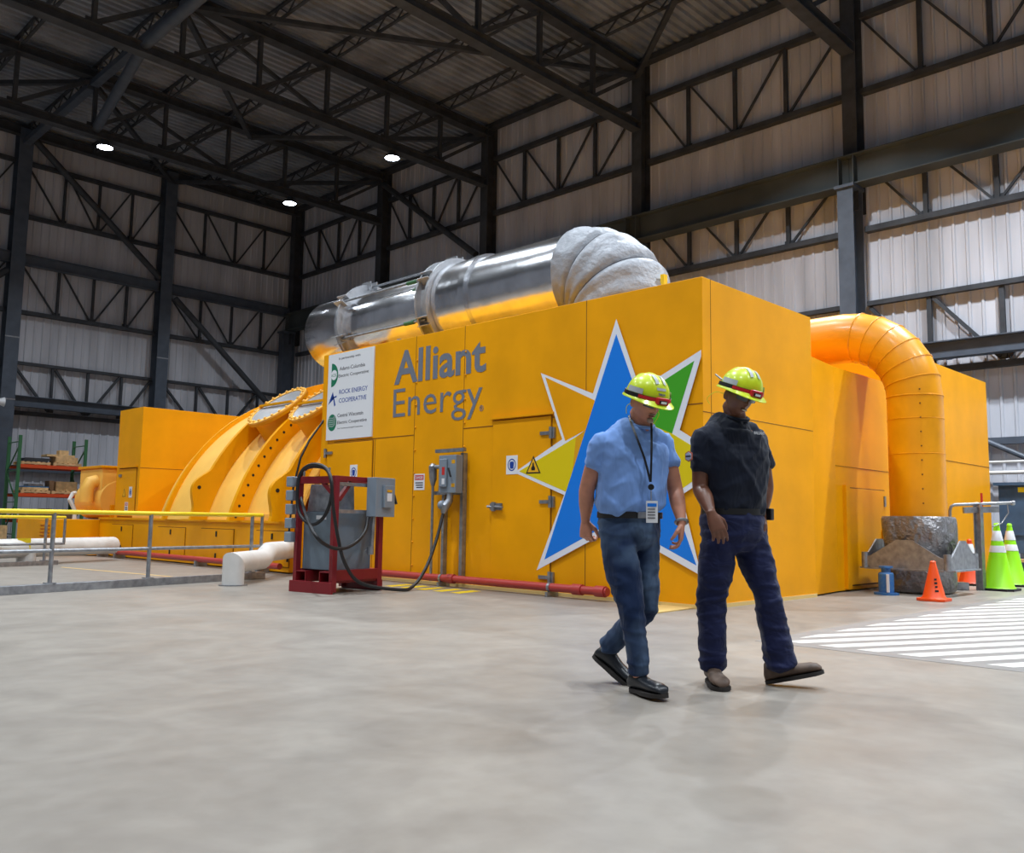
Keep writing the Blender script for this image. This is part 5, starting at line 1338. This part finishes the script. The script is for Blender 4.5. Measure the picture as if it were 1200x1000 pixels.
# first man: light blue shirt and jeans
f1 = Fig((739, 807), 'person', 'walking person in light blue t-shirt, jeans, lanyard and lime hard hat, looking down', 28)
K1 = dict(who=1, rcurl=(42, 55, 35), lcurl=(18, 34, 26), skin=SKIN1, shirtm=SHIRT1, trom=JEANS,
    trunk=[(738, 612, 0), (738, 585, 0), (740, 550, .02), (743, 520, .02), (748, 503, .02)], trunk_r=[(.175, .13), (.18, .135), (.19, .13), (.20, .115), (.12, .085)],
    shirt=[(738, 596.5, .0), (738, 589, .01), (739, 575, .01), (741, 548, .02), (743, 524, .02), (746, 510, .02), (752, 500, .04)], shirt_r=[(.178, .135), (.205, .165), (.208, .165), (.205, .148), (.208, .128), (.165, .110), (.090, .085)],
    rarm=[(704, 521, .10), (688, 573, .03), (686, 611, -.06)], larm=[(777, 518, -.09), (791, 573, -.10), (799, 614, .02)], armk=1.1, sleeve=.47,
    rhand=lambda f: (V((0, 0, -1))+f.S*.03, -f.T*.75+f.S*.45, 1, ), lhand=lambda f: (V((0, 0, -1))-f.S*.05, -f.S*.9-f.T*.1, -1),
    neck=(753, 499, .03), head=(757, 471, .10), hphi=32, hpitch=22, hroll=-3, hatc=(0, .0, .030), hattilt=3, lampa=92,
    rleg=[(722, 628, .06), (739, 711, .15), (750, 793, .17)], lleg=[(753, 628, -.05), (757, 711, -.02), (709, 763, -.19)],
    rleg_r=[(.102, .108), (.099, .102), (.074, .077), (.066, .070), (.060, .068)], lleg_r=[(.095, .10), (.086, .095), (.068, .072), (.064, .070), (.060, .066)],
    hip=[(737, 602, .0), (737, 615, .0), (737, 632, .0), (737, 645, .0)], hip_r=[(.178, .132), (.188, .142), (.175, .135), (.12, .10)],
    belt=(738, 604, 0), belt_r=(.192, .149), colo=lambda f: V((0, 0, .002)))
r_ = man(f1, K1)
J = f1.J
gl = lambda px, py: G(px, py)
h1 = G(748, 808); shoe(f1.root, V((r_['rl'][2].x, r_['rl'][2].y, 0))-(f1.T*.8+f1.S*.55).normalized()*.07+V((0, 0, .004)), f1.T*.8+f1.S*.55, 3, SHOEB, SOLE, name='shoe')
an = r_['ll'][2]; td = (f1.T*.30+f1.S*.8).normalized()
shoe(f1.root, J(697, 772, -.20), td, -33, SHOEB, SOLE, name='shoe')
# lanyard, reel, badge
nk = r_['neck0']; ta = f1.T
def fr(px, py, d): return J(px, py, d)
lan = MB()
for P_ in ([(737, 487, .02), (739, 494, .11), (747, 515, .175), (756, 540, .195), (762, 565, .195)], [(763, 493, .06), (763.5, 505, .13), (763.5, 530, .18), (762.5, 565, .195)]):
    Q = smooth_path([fr(*p) for p in P_], 6)
    for i in range(len(Q)-1): lan.bar(Q[i], Q[i+1], .012, .003, up=f1.T)
lan.build('lanyard', BELT, f1.root)
MB().tube([fr(763, 571, .19), fr(763, 571, .215)], .017, 16).build('badge_reel', BELT, f1.root)
MB().tube([fr(763, 575, .20), fr(763, 588, .20)], .003, 6).build('badge_cord', GALV, f1.root)
bp_ = fr(764, 600, .20); mb = MB(); u_ = (f1.S-f1.T*.2).normalized(); nn = u_.cross(V((0, 0, 1))).normalized()
mb.hexa([bp_+u_*a+V((0, 0, 1))*z+nn*t_ for t_ in (-.002, .002) for a, z in ((-.032, -.06), (.032, -.06), (.032, .06), (-.032, .06))]); bd = mb.build('badge', WHITE, f1.root, smooth=0)
mb = MB(); mb.hexa([bp_+u_*a+V((0, 0, 1))*z+f1.T*t_ for t_ in (.003, .005) for a, z in ((-.026, .028), (.026, .028), (.026, .046), (-.026, .046))]); mb.build('badge_stripe', SBLUE, bd, smooth=0)
mb = MB()
for k in range(4): z = .012-.016*k; mb.hexa([bp_+u_*a+V((0, 0, 1))*(z+dz)+f1.T*t_ for t_ in (.003, .005) for a, dz in ((-.024, 0), (.018, 0), (.018, .005), (-.024, .005))])
mb.build('badge_print', INK, bd, smooth=0)
bk_ = r_['w0']+f1.F*.146; MB().bar(bk_-f1.L*.028, bk_+f1.L*.028, .012, .034, up=(0, 0, 1)).build('belt_buckle', GALV, f1.root, bevel=.002)
# wrist watch on the left arm
wv = (r_['la'][2]-r_['la'][1]).normalized(); wr = ering(r_['la'][2]-wv*.012, wv, f1.L, .034, .030, 20)
MB().tube(wr+[wr[0]], .0085, 8, cap=False).build('wrist_watch', GALV, f1.root)
for Q in ([r_['FP'](-.078, -.004, -.012), r_['FP'](-.098, -.03, -.045), r_['FP'](-.085, -.035, -.09)], [r_['FP'](.076, -.004, -.03), r_['FP'](.10, .01, -.06), r_['FP'](.07, .03, -.115)]):
    MB().tube(smooth_path(Q, 5), .0022, 6).build('earplug_cord', CORD, f1.root)

# second man: navy t-shirt and trousers
f2 = Fig((866, 803), 'person', 'walking person in navy t-shirt and dark blue trousers with lime hard hat, smiling', 38)
K2 = dict(who=2, rcurl=(16, 24, 18), lcurl=(25, 35, 25), skin=SKIN2, shirtm=SHIRT2, trom=TROU,
    trunk=[(858, 606, 0), (859, 580, 0), (860, 550, .02), (858, 515, .02), (860, 498, .02)], trunk_r=[(.17, .13), (.175, .135), (.19, .135), (.205, .12), (.12, .09)],
    shirt=[(858, 601, .0), (859, 590, .0), (861, 568, .01), (861, 542, .02), (858, 517, .02), (858, 501, .02), (863, 491, .04)], shirt_r=[(.185, .142), (.196, .152), (.200, .152), (.206, .148), (.212, .132), (.170, .112), (.092, .088)],
    rarm=[(823, 515, .13), (821, 571, .12), (834, 603, .27)], larm=[(886, 513, -.12), (897, 568, -.16), (893, 606, -.10)], armk=1.16, sleeve=.62,
    rhand=lambda f: (V((0, 0, -1))+f.S*.42+f.T*.15, -f.T*.8-f.S*.3, 1), lhand=lambda f: (V((0, 0, -1)), -f.L, -1),
    neck=(862, 491, .03), head=(866, 464, .10), hphi=32, hpitch=22, hroll=-10, hatc=(0, -.004, .034), hattilt=4, lampa=90, hk=1.08,
    rleg=[(845, 620, .07), (834, 702, .02), (835, 786, .02)], lleg=[(873, 620, -.07), (897, 690, -.05), (916, 786, -.06)],
    rleg_r=[(.108, .112), (.104, .108), (.088, .090), (.082, .084), (.080, .088)], lleg_r=[(.108, .112), (.102, .104), (.080, .086), (.082, .088), (.088, .100)],
    hip=[(858, 598, .0), (858, 612, .0), (858, 630, .0), (859, 648, .0)], hip_r=[(.190, .145), (.205, .155), (.195, .145), (.13, .11)],
    belt=(858, 600, 0), belt_r=(.192, .148), colo=lambda f: V((0, 0, .002)))
r2m = man(f2, K2); J = f2.J
a_ = r2m['rl'][2]; td = (f2.T*.95+f2.S*.25).normalized(); shoe(f2.root, V((a_.x, a_.y, .004))-td*.06, td, 0, SHOEBR, SOLE, ln=.30, w=.054, name='work_boot', boot=.02)
a_ = r2m['ll'][2]; td = (f2.S*.95+f2.T*.10).normalized(); shoe(f2.root, V((a_.x, a_.y, .006))-td*.07, td, 15, SHOEBR, SOLE, ln=.31, w=.054, name='work_boot', boot=.02)
# sleeve patch and chest lettering
sp_ = J(807.5, 535, .20); pn = (f2.T*.8-f2.S*.6).normalized(); pu = V((0, 0, 1)); pr_ = pu.cross(pn)
hexp = [(0, .032), (.026, .018), (.026, -.018), (0, -.032), (-.026, -.018), (-.026, .018)]
pt = MB().prism([sp_+pr_*a+pu*b2 for a, b2 in hexp], pn*.004).build('sleeve_patch', mat('patch_orange', (206, 110, 84), .6), f2.root, smooth=0)
MB().prism([sp_+pn*.004+pr_*a*.78+pu*b2*.78 for a, b2 in hexp], pn*.002).build('patch_field', REFL, pt, smooth=0)
MB().bar(sp_+pn*.007-pr_*.018, sp_+pn*.007+pr_*.018, .002, .010, up=(0, 0, 1)).build('patch_bar', INK, pt, smooth=0)
tp = J(883.5, 509, .10); text('chest_lettering', '✱ALLIANT', REFL, f2.root, tp, (f2.S-f2.T*.75).normalized(), V((0, 0, 1)), .075, .016, off=.02, depth=.002)
hp = J(902, 603, -.1); MB().box(hp.x-.02, hp.x+.02, hp.y-.02, hp.y+.02, hp.z-.035, hp.z+.035).build('belt_pouch', BELT, f2.root, bevel=.006)
MB().tube([r2m['FP'](-.10, -.055, .055), r2m['FP'](-.135, -.105, .075)], .005, 8).build('clip_pen', GALV, r2m['hat'])
for Q in ([r2m['FP'](-.078, -.004, -.012), r2m['FP'](-.12, -.06, -.02), r2m['FP'](-.145, -.085, -.07), r2m['FP'](-.12, -.08, -.10)],):
    MB().tube(smooth_path(Q, 5), .0018, 6).build('earplug_cord', CORD, f2.root)
# ------------------------------------------------------------------ world and view
w = bpy.data.worlds.new('world'); scene.world = w; w.use_nodes = True
bg = w.node_tree.nodes['Background']; bg.inputs[0].default_value = (.80, .86, 1, 1); bg.inputs[1].default_value = .175
bpy.data.scenes.remove(TMP)
scene.view_settings.view_transform = 'Standard'; scene.view_settings.look = 'None'; scene.view_settings.gamma = 1
scene.view_settings.exposure = -.12; scene.view_settings.use_curve_mapping = False
